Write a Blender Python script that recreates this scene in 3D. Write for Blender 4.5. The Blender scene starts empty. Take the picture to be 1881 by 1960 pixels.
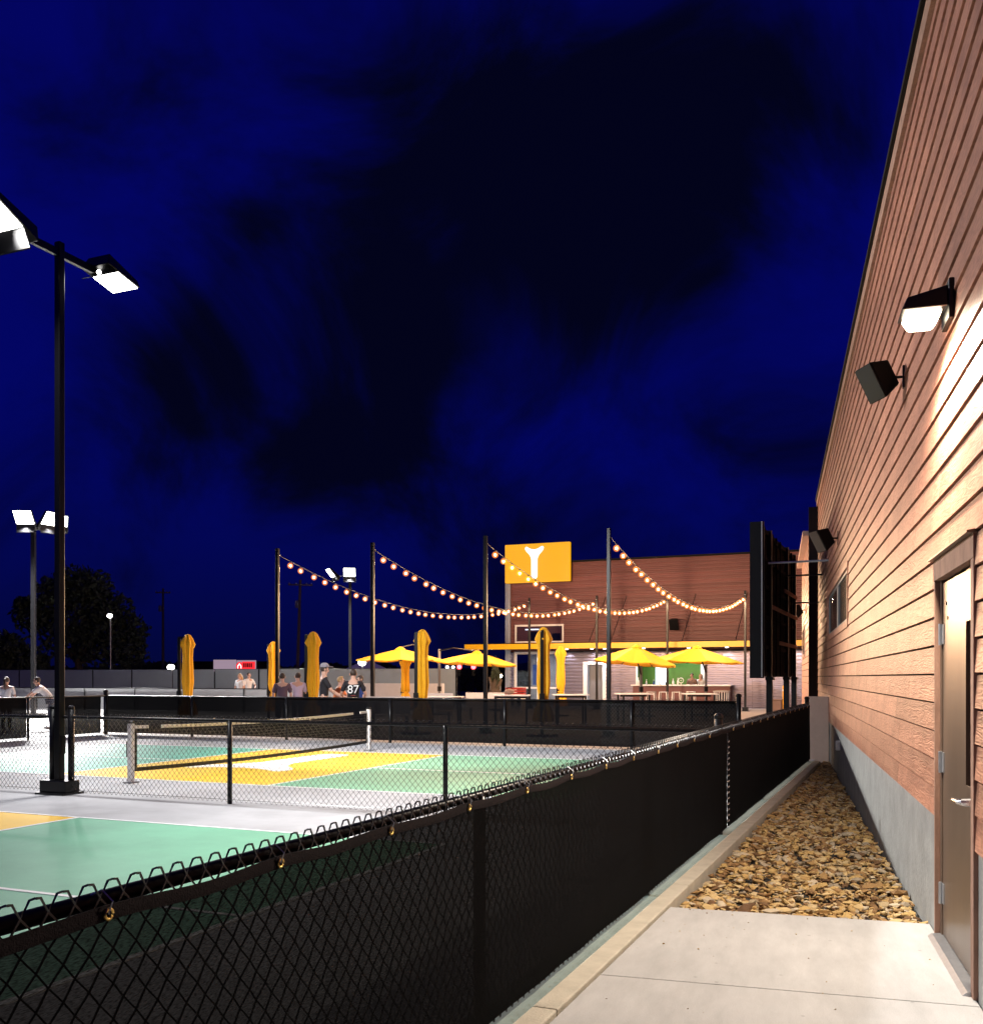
import bpy, bmesh, math, random
from mathutils import Vector, Matrix, Euler, noise as mnoise
random.seed(7)
R = math.radians
PI = math.pi
scene = bpy.context.scene
col = scene.collection

# ------------------------------------------------------------------ camera, sky, exposure
H = 1.6                                   # eye height above the path
FX, CX, HZ = 1885.0, 940.5, 1296.0        # focal length / centre / horizon in units of a 1881 px wide picture
cam = bpy.data.cameras.new('camera')
cam.sensor_fit = 'HORIZONTAL'
cam.sensor_width = 36.0
cam.lens = 36.0 * FX / 1881.0
cam.shift_y = (HZ - 980.0) / 1881.0
cam.clip_start = 0.05
cam.clip_end = 2000
cam_o = bpy.data.objects.new('camera', cam)
col.objects.link(cam_o)
cam_o.location = (0, 0, H)
cam_o.rotation_euler = (R(90), 0, 0)
scene.camera = cam_o

scene.view_settings.view_transform = 'Standard'
scene.view_settings.look = 'None'
scene.view_settings.exposure = 0.0
scene.view_settings.gamma = 1.0
scene.view_settings.use_curve_mapping = False
scene.render.engine = 'CYCLES'
scene.cycles.use_denoising = True
scene.cycles.max_bounces = 6
scene.cycles.transparent_max_bounces = 16
scene.cycles.sample_clamp_indirect = 4.0
scene.cycles.use_light_tree = True

# light levels (W)
P_FLOOD = 980.0        # one court floodlight head, downward part
P_THROW = 6400.0       # its forward throw towards the building
P_FAR = 16000.0
P_WALL = 900.0
P_DOWN = 170.0
E_BULB = 14.0
P_BULB = 82.0
COOL = (1.0, 0.985, 0.97)
WARM = (1.0, 0.86, 0.69)

def sdir(x, y):
    return Vector((x - CX, FX, HZ - y)).normalized()

world = bpy.data.worlds.new('World')
scene.world = world
world.use_nodes = True
nt = world.node_tree
nt.nodes.clear()
N = nt.nodes.new
L = nt.links.new
out = N('ShaderNodeOutputWorld')
bg = N('ShaderNodeBackground')
tc = N('ShaderNodeTexCoord')
nz = N('ShaderNodeTexNoise'); nz.inputs['Scale'].default_value = 4.6; nz.inputs['Detail'].default_value = 6; nz.inputs['Roughness'].default_value = 0.58; nz.inputs['Distortion'].default_value = 0.6
L(tc.outputs['Generated'], nz.inputs['Vector'])
nz2 = N('ShaderNodeTexNoise'); nz2.inputs['Scale'].default_value = 1.3; nz2.inputs['Detail'].default_value = 3
L(tc.outputs['Generated'], nz2.inputs['Vector'])
acc = None
def wmath(op, a, b=None, c=None):
    m = N('ShaderNodeMath'); m.operation = op
    for i, v in enumerate((a, b, c)):
        if v is None: continue
        if isinstance(v, (int, float)): m.inputs[i].default_value = v
        else: L(v, m.inputs[i])
    return m.outputs[0]
# cloud banks: a direction, an angular radius and a weight for each
for (x, y, r, w) in [(1020, 360, 0.26, 0.62), (1180, 180, 0.30, 0.42), (820, 250, 0.20, 0.34), (1180, 490, 0.15, 0.36), (560, 740, 0.24, 1.5), (760, 780, 0.15, 0.5), (390, 745, 0.10, 0.35), (640, 560, 0.17, 0.45), (1040, 790, 0.08, 0.3), (600, 340, 0.18, 0.42), (1400, 220, 0.26, 0.36), (450, 520, 0.16, 0.2), (900, 1000, 0.3, 0.16), (1450, 330, 0.16, 0.12), (1100, 940, 0.3, 0.16)]:
    vd = N('ShaderNodeVectorMath'); vd.operation = 'DISTANCE'
    L(tc.outputs['Generated'], vd.inputs[0]); vd.inputs[1].default_value = sdir(x, y)
    mr = N('ShaderNodeMapRange'); mr.interpolation_type = 'SMOOTHERSTEP'
    L(vd.outputs['Value'], mr.inputs['Value'])
    mr.inputs['From Min'].default_value = r; mr.inputs['From Max'].default_value = 0.0
    mr.inputs['To Min'].default_value = 0.0; mr.inputs['To Max'].default_value = w * 0.74
    acc = mr.outputs[0] if acc is None else wmath('ADD', acc, mr.outputs[0])
s = wmath('ADD', wmath('MULTIPLY_ADD', nz.outputs['Fac'], 3.2, -1.36), wmath('MULTIPLY_ADD', nz2.outputs['Fac'], 0.6, -0.30))
s = wmath('ADD', s, wmath('MINIMUM', acc, 0.95))
cm = N('ShaderNodeMapRange'); cm.interpolation_type = 'SMOOTHSTEP'
L(s, cm.inputs['Value']); cm.inputs['From Min'].default_value = 0.05; cm.inputs['From Max'].default_value = 1.25
sep = N('ShaderNodeSeparateXYZ'); L(tc.outputs['Generated'], sep.inputs[0])
gr = N('ShaderNodeValToRGB')
cr = gr.color_ramp
cr.elements[0].position = 0.0; cr.elements[0].color = (0.0010, 0.0022, 0.034, 1)
cr.elements[1].position = 1.0; cr.elements[1].color = (0.0014, 0.0014, 0.085, 1)
e = cr.elements.new(0.22); e.color = (0.0007, 0.0018, 0.122, 1)
e = cr.elements.new(0.42); e.color = (0.0009, 0.0016, 0.122, 1)
L(sep.outputs['Z'], gr.inputs['Fac'])
mx = N('ShaderNodeMix'); mx.data_type = 'RGBA'
L(cm.outputs[0], mx.inputs['Factor']); L(gr.outputs['Color'], mx.inputs['A']); mx.inputs['B'].default_value = (0.0008, 0.0011, 0.0105, 1)
L(mx.outputs['Result'], bg.inputs['Color']); bg.inputs['Strength'].default_value = 1.0
L(bg.outputs[0], out.inputs[0])

# ------------------------------------------------------------------ frames of the place
ALPHA = math.atan(0.424)
E1 = Vector((math.cos(ALPHA), -math.sin(ALPHA), 0)); E2 = Vector((math.sin(ALPHA), math.cos(ALPHA), 0))
RC = -ALPHA                               # rotation of things squared to the courts (local x = E1, y = E2)
def F(a, b, z=0.0): return E1 * a + E2 * b + Vector((0, 0, z))
RW = math.atan2(1.0, 0.291)               # wall of the near building: local x runs away along it, y comes out of it
WD = Vector((math.cos(RW), math.sin(RW), 0)); WN = Vector((-math.sin(RW), math.cos(RW), 0))
WO = Vector((0.994, 0, 0))
def Wp(t, o=0.0, z=0.0): return WO + WD * t + WN * o + Vector((0, 0, z))
def T(Y): return Y / WD.y                 # distance along the wall of the point at depth Y
def at(x, Y, z=0.0): return Vector(((x - CX) / FX * Y, Y, z))
def on_b(x, b):                           # the a-coordinate, on the line b, seen in picture column x
    r = (x - CX) / FX
    Y = b / (E2.y + E2.x * r)
    return E1.x * r * Y + E1.y * Y

# ------------------------------------------------------------------ materials
def mat(name, color, rough=0.6, metal=0.0, var=0.0, vscale=6.0, bump=0.0, bscale=40.0, emit=None, estr=0.0, stretch=None, rnd=0.0, spec=None, trans=0.0):
    m = bpy.data.materials.new(name); m.use_nodes = True
    t = m.node_tree; p = t.nodes['Principled BSDF']
    p.inputs['Base Color'].default_value = (*color, 1); p.inputs['Roughness'].default_value = rough; p.inputs['Metallic'].default_value = metal
    if spec is not None: p.inputs['Specular IOR Level'].default_value = spec
    if trans: p.inputs['Transmission Weight'].default_value = trans
    if emit: p.inputs['Emission Color'].default_value = (*emit, 1); p.inputs['Emission Strength'].default_value = estr
    if var or bump or rnd:
        c = t.nodes.new('ShaderNodeTexCoord'); mp = t.nodes.new('ShaderNodeMapping')
        t.links.new(c.outputs['Object'], mp.inputs['Vector'])
        if stretch: mp.inputs['Scale'].default_value = stretch
        oi = t.nodes.new('ShaderNodeObjectInfo')
        sc = t.nodes.new('ShaderNodeMath'); sc.operation = 'MULTIPLY'; sc.inputs[1].default_value = 37.0 if rnd else 0.0
        t.links.new(oi.outputs['Random'], sc.inputs[0]); t.links.new(sc.outputs[0], mp.inputs['Location'])
    if var or rnd:
        n = t.nodes.new('ShaderNodeTexNoise'); n.inputs['Scale'].default_value = vscale; n.inputs['Detail'].default_value = 6; n.inputs['Roughness'].default_value = 0.65
        t.links.new(mp.outputs[0], n.inputs['Vector'])
        mr = t.nodes.new('ShaderNodeMapRange'); mr.inputs['From Min'].default_value = 0.25; mr.inputs['From Max'].default_value = 0.75
        mr.inputs['To Min'].default_value = 1 - var; mr.inputs['To Max'].default_value = 1 + var
        t.links.new(n.outputs['Fac'], mr.inputs['Value'])
        v = mr.outputs[0]
        if rnd:
            mr2 = t.nodes.new('ShaderNodeMapRange'); mr2.inputs['To Min'].default_value = 1 - rnd; mr2.inputs['To Max'].default_value = 1 + rnd
            t.links.new(oi.outputs['Random'], mr2.inputs['Value'])
            mm = t.nodes.new('ShaderNodeMath'); mm.operation = 'MULTIPLY'; t.links.new(v, mm.inputs[0]); t.links.new(mr2.outputs[0], mm.inputs[1]); v = mm.outputs[0]
        vm = t.nodes.new('ShaderNodeVectorMath'); vm.operation = 'SCALE'; vm.inputs[0].default_value = color
        t.links.new(v, vm.inputs['Scale']); t.links.new(vm.outputs[0], p.inputs['Base Color'])
    if bump:
        n2 = t.nodes.new('ShaderNodeTexNoise'); n2.inputs['Scale'].default_value = bscale; n2.inputs['Detail'].default_value = 5
        t.links.new(mp.outputs[0], n2.inputs['Vector'])
        b = t.nodes.new('ShaderNodeBump'); b.inputs['Strength'].default_value = bump; b.inputs['Distance'].default_value = 0.01
        t.links.new(n2.outputs['Fac'], b.inputs['Height']); t.links.new(b.outputs[0], p.inputs['Normal'])
    return m

M = {}
M['ground'] = mat('dark_ground', (0.035, 0.035, 0.033), 0.9, var=0.3, vscale=0.6)
M['slab'] = mat('court_concrete', (0.38, 0.385, 0.40), 0.7, var=0.16, vscale=1.6, bump=0.15, bscale=90)
M['path'] = mat('path_concrete', (0.49, 0.485, 0.485), 0.8, var=0.13, vscale=2.2, bump=0.35, bscale=120, stretch=(1, 3.5, 1))

def path_mat(key='path', spots=0.72, blot=0.86):
    """broomed concrete with blotches, fine pits and a few dark spots"""
    m = M[key]; t = m.node_tree; p = t.nodes['Principled BSDF']; n = t.nodes.new; l = t.links.new
    src = p.inputs['Base Color'].links[0].from_socket
    c = n('ShaderNodeTexCoord')
    big = n('ShaderNodeTexNoise'); big.inputs['Scale'].default_value = 0.9; big.inputs['Detail'].default_value = 6; l(c.outputs['Object'], big.inputs[0])
    mr = n('ShaderNodeMapRange'); mr.inputs['From Min'].default_value = 0.3; mr.inputs['From Max'].default_value = 0.7; mr.inputs['To Min'].default_value = blot; mr.inputs['To Max'].default_value = 1.06; l(big.outputs['Fac'], mr.inputs[0])
    vo = n('ShaderNodeTexVoronoi'); vo.inputs['Scale'].default_value = 5.5; l(c.outputs['Object'], vo.inputs['Vector'])
    sp = n('ShaderNodeMapRange'); sp.inputs['From Min'].default_value = 0.035; sp.inputs['From Max'].default_value = 0.075; sp.inputs['To Min'].default_value = spots; sp.inputs['To Max'].default_value = 1.0; l(vo.outputs['Distance'], sp.inputs[0])
    gr_ = n('ShaderNodeTexNoise'); gr_.inputs['Scale'].default_value = 160; gr_.inputs['Detail'].default_value = 2; l(c.outputs['Object'], gr_.inputs[0])
    g2 = n('ShaderNodeMapRange'); g2.inputs['From Min'].default_value = 0.3; g2.inputs['From Max'].default_value = 0.7; g2.inputs['To Min'].default_value = 0.92; g2.inputs['To Max'].default_value = 1.06; l(gr_.outputs['Fac'], g2.inputs[0])
    a = n('ShaderNodeMath'); a.operation = 'MULTIPLY'; l(mr.outputs[0], a.inputs[0]); l(sp.outputs[0], a.inputs[1])
    b = n('ShaderNodeMath'); b.operation = 'MULTIPLY'; l(a.outputs[0], b.inputs[0]); l(g2.outputs[0], b.inputs[1])
    v = n('ShaderNodeVectorMath'); v.operation = 'SCALE'; l(src, v.inputs[0]); l(b.outputs[0], v.inputs['Scale']); l(v.outputs[0], p.inputs['Base Color'])
path_mat()
def worn_later():
    path_mat('slab', 0.85, 0.84)
    for k in ('green', 'teal', 'yellowp'): path_mat(k, 0.86, 0.88)
M['kerb'] = mat('kerb_concrete', (0.50, 0.46, 0.38), 0.85, var=0.16, vscale=7, bump=0.4, bscale=90)
M['patio'] = mat('patio_concrete', (0.50, 0.48, 0.47), 0.7, var=0.10, vscale=1.5)
M['green'] = mat('green_court_paint', (0.145, 0.42, 0.265), 0.55, var=0.10, vscale=2.2, bump=0.2, bscale=150)
M['teal'] = mat('teal_court_paint', (0.09, 0.44, 0.32), 0.55, var=0.10, vscale=1.3)
M['yellowp'] = mat('yellow_court_paint', (0.80, 0.49, 0.03), 0.55, var=0.06, vscale=1.3)
M['line'] = mat('white_line_paint', (0.78, 0.78, 0.78), 0.55, var=0.05, vscale=8)
M['black'] = mat('black_powder_coat', (0.005, 0.005, 0.006), 0.34, spec=0.28)
M['blackm'] = mat('matt_black', (0.004, 0.004, 0.004), 0.85, spec=0.2)
M['wire'] = mat('black_vinyl_wire', (0.010, 0.010, 0.011), 0.30)
M['chrome'] = mat('satin_chrome', (0.62, 0.62, 0.64), 0.25, 1.0)
M['galv'] = mat('galvanised_steel', (0.45, 0.47, 0.50), 0.4, 0.8, var=0.1, vscale=20)
M['brass'] = mat('brass', (0.75, 0.52, 0.16), 0.3, 1.0)
M['white'] = mat('white_paint', (0.75, 0.74, 0.73), 0.5, var=0.05, vscale=5)
M['offwhite'] = mat('pale_composite_board', (0.50, 0.48, 0.48), 0.6, var=0.08, vscale=4)
M['grey'] = mat('grey_metal', (0.16, 0.165, 0.18), 0.45, 0.4)
M['yellow'] = mat('yellow_canvas', (0.74, 0.375, 0.004), 0.75, var=0.06, vscale=9, bump=0.15, bscale=30)
M['yellowm'] = mat('yellow_fascia_metal', (0.60, 0.33, 0.001), 0.35)
M['foundation'] = mat('foundation_plaster', (0.30, 0.30, 0.28), 0.85, var=0.22, vscale=3.5, bump=0.5, bscale=25)
M['stucco'] = mat('tan_stucco', (0.42, 0.31, 0.26), 0.9, var=0.08, vscale=6, bump=0.3, bscale=80)
M['doorm'] = mat('brown_painted_steel', (0.16, 0.115, 0.085), 0.34, 0.35, var=0.22, vscale=3, stretch=(1, 1, 0.25))
M['trimw'] = mat('weathered_trim', (0.30, 0.17, 0.12), 0.8, var=0.3, vscale=14, bump=0.4, bscale=60, stretch=(1, 1, 0.3), rnd=0.08)
M['dark_glass'] = mat('dark_glass', (0.006, 0.007, 0.009), 0.22, spec=0.08)
M['blind'] = mat('grey_window_frame', (0.17, 0.18, 0.19), 0.45, 0.1)
M['dplank'] = mat('dark_facade_board', (0.125, 0.043, 0.042), 0.55, var=0.3, vscale=3, bump=0.3, bscale=30, stretch=(0.2, 1, 5), rnd=0.18)
M['corr'] = mat('corrugated_steel', (0.27, 0.25, 0.32), 0.30, 0.75, var=0.08, vscale=3)
M['interior'] = mat('interior_wall', (0.45, 0.44, 0.46), 0.8)
M['bark'] = mat('bark', (0.05, 0.035, 0.025), 0.9, var=0.3, vscale=8)
M['leaf'] = mat('dark_leaves', (0.02, 0.03, 0.015), 0.8, var=0.15, vscale=1.5)
M['wood'] = mat('utility_pole_wood', (0.09, 0.065, 0.05), 0.9, var=0.2, vscale=5)
M['greyscreen'] = mat('grey_windscreen_fabric', (0.20, 0.23, 0.25), 0.85, var=0.10, vscale=0.8)
M['greymesh'] = mat('pale_grey_windscreen_fabric', (0.30, 0.31, 0.32), 0.85, var=0.15, vscale=0.7)
M['skin'] = mat('skin', (0.52, 0.30, 0.22), 0.55, var=0.06, vscale=12)
M['hair_d'] = mat('dark_brown_hair', (0.035, 0.02, 0.014), 0.6)
M['hair_b'] = mat('blond_hair', (0.36, 0.22, 0.09), 0.6)
M['tee_w'] = mat('white_cotton', (0.72, 0.71, 0.72), 0.9, var=0.06, vscale=8)
M['tee_l'] = mat('lilac_cotton', (0.50, 0.40, 0.52), 0.9)
M['tee_k'] = mat('black_cotton', (0.014, 0.012, 0.016), 0.9)
M['tee_p'] = mat('plum_cotton', (0.10, 0.06, 0.085), 0.9)
M['tee_o'] = mat('orange_cotton', (0.75, 0.22, 0.07), 0.9)
M['tee_b'] = mat('blue_cotton', (0.02, 0.04, 0.16), 0.9)
M['jeans'] = mat('navy_denim', (0.03, 0.035, 0.06), 0.9)
M['cap'] = mat('grey_cap_cotton', (0.26, 0.24, 0.27), 0.9)
M['red'] = mat('red_paint', (0.26, 0.02, 0.015), 0.4)
M['green_wall'] = mat('green_tile_wall', (0.035, 0.12, 0.008), 0.5, var=0.1, vscale=6)
M['orange'] = mat('safety_yellow_paint', (0.85, 0.42, 0.02), 0.5)
M['brown_bin'] = mat('brown_bin_plastic', (0.20, 0.12, 0.09), 0.6)
def emat(name, color, strength): return mat(name, (0.02, 0.02, 0.02), 0.5, emit=color, estr=strength)
M['lens_cool'] = emat('lit_floodlight_lens', (1, 0.97, 0.90), 14)
M['lens_warm'] = emat('lit_wall_lamp_lens', (1, 0.86, 0.62), 16)
M['lens_small'] = emat('lit_small_lens', (1, 0.98, 0.92), 8)
M['bulb'] = emat('glowing_filament', (1, 0.72, 0.36), E_BULB)
M['sign_y'] = emat('backlit_yellow_sign', (1.0, 0.42, 0.0), 1.02)
M['sign_w'] = emat('backlit_white_letter', (1.0, 0.97, 0.97), 1.6)
M['sign_r'] = emat('backlit_red_panel', (1.0, 0.03, 0.04), 1.1)
M['sign_p'] = emat('backlit_pale_panel', (0.62, 0.45, 0.58), 0.55)
M['red_lamp'] = emat('red_signal_lens', (1.0, 0.05, 0.06), 14)
M['blue_screen'] = emat('blue_lit_screen', (0.02, 0.12, 0.55), 0.5)
M['tube'] = emat('lit_white_tube', (0.75, 0.85, 1.0), 3.0)

def halo_globe_mat():
    """amber halo painted around a bulb: volume emission, brightest through its middle"""
    m = bpy.data.materials.new('amber_halo_globe'); m.use_nodes = True
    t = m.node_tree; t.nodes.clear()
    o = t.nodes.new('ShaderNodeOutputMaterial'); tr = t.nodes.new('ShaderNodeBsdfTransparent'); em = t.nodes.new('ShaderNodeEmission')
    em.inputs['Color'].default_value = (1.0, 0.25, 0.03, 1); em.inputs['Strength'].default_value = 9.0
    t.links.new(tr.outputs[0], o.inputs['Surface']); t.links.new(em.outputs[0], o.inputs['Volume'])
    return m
M['globe'] = halo_globe_mat()

def pane_mat():
    m = bpy.data.materials.new('clear_glass'); m.use_nodes = True
    t = m.node_tree; t.nodes.clear()
    o = t.nodes.new('ShaderNodeOutputMaterial'); tr = t.nodes.new('ShaderNodeBsdfTransparent'); gl = t.nodes.new('ShaderNodeBsdfGlossy'); mx = t.nodes.new('ShaderNodeMixShader')
    gl.inputs['Roughness'].default_value = 0.05; mx.inputs[0].default_value = 0.12; tr.inputs['Color'].default_value = (0.85, 0.88, 0.9, 1)
    t.links.new(tr.outputs[0], mx.inputs[1]); t.links.new(gl.outputs[0], mx.inputs[2]); t.links.new(mx.outputs[0], o.inputs[0])
    return m
M['glass'] = pane_mat()

def screen_mat(name, color, open_, tl=0.25):
    """woven privacy fabric: fine open weave that lets some light straight through, less of it at a slant"""
    m = bpy.data.materials.new(name); m.use_nodes = True
    t = m.node_tree; t.nodes.clear(); n = t.nodes.new; l = t.links.new
    o = n('ShaderNodeOutputMaterial'); tr = n('ShaderNodeBsdfTransparent'); p = n('ShaderNodeBsdfPrincipled'); mx = n('ShaderNodeMixShader')
    tlu = n('ShaderNodeBsdfTranslucent'); mx2 = n('ShaderNodeMixShader')
    c = n('ShaderNodeTexCoord'); mp = n('ShaderNodeMapping'); mp.inputs['Scale'].default_value = (60, 60, 420)
    l(c.outputs['Object'], mp.inputs[0])
    nz = n('ShaderNodeTexNoise'); nz.inputs['Scale'].default_value = 1.0; nz.inputs['Detail'].default_value = 2; l(mp.outputs[0], nz.inputs[0])
    lw = n('ShaderNodeLayerWeight'); lw.inputs['Blend'].default_value = 0.35
    inv = n('ShaderNodeMath'); inv.operation = 'SUBTRACT'; inv.inputs[0].default_value = 1.0; l(lw.outputs['Facing'], inv.inputs[1])
    ml = n('ShaderNodeMath'); ml.operation = 'MULTIPLY'; pw = n('ShaderNodeMath'); pw.operation = 'POWER'; pw.inputs[1].default_value = 2.8; l(inv.outputs[0], pw.inputs[0]); l(pw.outputs[0], ml.inputs[0])
    mr = n('ShaderNodeMapRange'); mr.inputs['From Min'].default_value = 0.35; mr.inputs['From Max'].default_value = 0.65; mr.inputs['To Min'].default_value = open_ * 0.4; mr.inputs['To Max'].default_value = open_ * 1.6
    l(nz.outputs['Fac'], mr.inputs['Value']); l(mr.outputs[0], ml.inputs[1])
    p.inputs['Base Color'].default_value = (*color, 1); p.inputs['Roughness'].default_value = 0.75; p.inputs['Specular IOR Level'].default_value = 0.02
    tlu.inputs['Color'].default_value = tuple(min(1, k * 2.0) for k in color) + (1,)
    bp = n('ShaderNodeBump'); bp.inputs['Strength'].default_value = 0.5; bp.inputs['Distance'].default_value = 0.004
    l(nz.outputs['Fac'], bp.inputs['Height']); l(bp.outputs[0], p.inputs['Normal'])
    mx2.inputs[0].default_value = tl
    l(p.outputs[0], mx2.inputs[1]); l(tlu.outputs[0], mx2.inputs[2])
    l(ml.outputs[0], mx.inputs[0]); l(mx2.outputs[0], mx.inputs[1]); l(tr.outputs[0], mx.inputs[2]); l(mx.outputs[0], o.inputs[0])
    return m
M['screen'] = screen_mat('black_windscreen_mesh', (0.003, 0.0028, 0.003), 0.075, 0.12)
M['screen2'] = screen_mat('black_windscreen_mesh_dense', (0.004, 0.004, 0.005), 0.014, 0.03)
M['hem'] = mat('windscreen_hem_webbing', (0.013, 0.010, 0.011), 0.9, spec=0.06, var=0.5, vscale=120, bump=0.5, bscale=200)

def siding_mat():
    m = bpy.data.materials.new('embossed_cedar_board'); m.use_nodes = True
    t = m.node_tree; p = t.nodes['Principled BSDF']; n = t.nodes.new; l = t.links.new
    c = n('ShaderNodeTexCoord'); oi = n('ShaderNodeObjectInfo')
    ofs = n('ShaderNodeVectorMath'); ofs.operation = 'SCALE'; ofs.inputs[0].default_value = (31.0, 7.0, 17.0); l(oi.outputs['Random'], ofs.inputs['Scale'])
    ad = n('ShaderNodeVectorMath'); ad.operation = 'ADD'; l(c.outputs['Object'], ad.inputs[0]); l(ofs.outputs[0], ad.inputs[1])
    mp = n('ShaderNodeMapping'); mp.inputs['Scale'].default_value = (1.3, 1.0, 9.0); l(ad.outputs[0], mp.inputs[0])
    # cathedral grain: wave bands of a warped field
    wn = n('ShaderNodeTexNoise'); wn.inputs['Scale'].default_value = 1.6; wn.inputs['Detail'].default_value = 3; l(mp.outputs[0], wn.inputs[0])
    wm = n('ShaderNodeMath'); wm.operation = 'MULTIPLY'; wm.inputs[1].default_value = 60.0; l(wn.outputs['Fac'], wm.inputs[0])
    sn = n('ShaderNodeMath'); sn.operation = 'SINE'; l(wm.outputs[0], sn.inputs[0])
    mp2 = n('ShaderNodeMapping'); mp2.inputs['Scale'].default_value = (4, 1, 120); l(ad.outputs[0], mp2.inputs[0])
    fn = n('ShaderNodeTexNoise'); fn.inputs['Scale'].default_value = 1.0; fn.inputs['Detail'].default_value = 4; l(mp2.outputs[0], fn.inputs[0])
    bl = n('ShaderNodeTexNoise'); bl.inputs['Scale'].default_value = 3.0; bl.inputs['Detail'].default_value = 4; l(ad.outputs[0], bl.inputs[0])
    a1 = n('ShaderNodeMath'); a1.operation = 'MULTIPLY_ADD'; a1.inputs[1].default_value = 0.35; l(sn.outputs[0], a1.inputs[0]); l(fn.outputs['Fac'], a1.inputs[2])
    b = n('ShaderNodeBump'); b.inputs['Strength'].default_value = 0.42; b.inputs['Distance'].default_value = 0.004; l(a1.outputs[0], b.inputs['Height']); l(b.outputs[0], p.inputs['Normal'])
    cr = n('ShaderNodeValToRGB'); cr.color_ramp.elements[0].color = (0.20, 0.070, 0.045, 1); cr.color_ramp.elements[1].color = (0.52, 0.24, 0.150, 1)
    f = n('ShaderNodeMath'); f.operation = 'MULTIPLY_ADD'; f.inputs[1].default_value = 0.16; l(sn.outputs[0], f.inputs[0]); l(bl.outputs['Fac'], f.inputs[2]); l(f.outputs[0], cr.inputs[0])
    mr = n('ShaderNodeMapRange'); mr.inputs['To Min'].default_value = 0.82; mr.inputs['To Max'].default_value = 1.15; l(oi.outputs['Random'], mr.inputs['Value'])
    sc = n('ShaderNodeVectorMath'); sc.operation = 'SCALE'; l(cr.outputs[0], sc.inputs[0]); l(mr.outputs[0], sc.inputs['Scale']); l(sc.outputs[0], p.inputs['Base Color'])
    p.inputs['Roughness'].default_value = 0.48
    return m
M['siding'] = siding_mat()

def stone_mat():
    m = bpy.data.materials.new('river_stone'); m.use_nodes = True
    t = m.node_tree; p = t.nodes['Principled BSDF']; n = t.nodes.new; l = t.links.new
    g = n('ShaderNodeNewGeometry'); oi = n('ShaderNodeObjectInfo')
    a = n('ShaderNodeMath'); a.operation = 'ADD'; l(g.outputs['Random Per Island'], a.inputs[0]); l(oi.outputs['Random'], a.inputs[1])
    fr = n('ShaderNodeMath'); fr.operation = 'FRACT'; l(a.outputs[0], fr.inputs[0])
    cr = n('ShaderNodeValToRGB'); e = cr.color_ramp.elements
    e[0].position = 0.0; e[0].color = (0.12, 0.06, 0.025, 1); e[1].position = 1.0; e[1].color = (0.58, 0.48, 0.34, 1)
    for ps, cc in ((0.3, (0.33, 0.19, 0.075)), (0.55, (0.50, 0.33, 0.12)), (0.78, (0.58, 0.43, 0.22)), (0.9, (0.30, 0.24, 0.17))):
        k = e.new(ps); k.color = (*cc, 1)
    l(fr.outputs[0], cr.inputs[0])
    c = n('ShaderNodeTexCoord'); nz = n('ShaderNodeTexNoise'); nz.inputs['Scale'].default_value = 45; nz.inputs['Detail'].default_value = 5; l(c.outputs['Object'], nz.inputs[0])
    mr = n('ShaderNodeMapRange'); mr.inputs['To Min'].default_value = 0.6; mr.inputs['To Max'].default_value = 1.4; l(nz.outputs['Fac'], mr.inputs['Value'])
    sc = n('ShaderNodeVectorMath'); sc.operation = 'SCALE'; l(cr.outputs[0], sc.inputs[0]); l(mr.outputs[0], sc.inputs['Scale']); l(sc.outputs[0], p.inputs['Base Color'])
    p.inputs['Roughness'].default_value = 0.8
    b = n('ShaderNodeBump'); b.inputs['Strength'].default_value = 0.4; b.inputs['Distance'].default_value = 0.004; l(nz.outputs['Fac'], b.inputs['Height']); l(b.outputs[0], p.inputs['Normal'])
    return m
M['stone'] = stone_mat()

worn_later()
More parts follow.
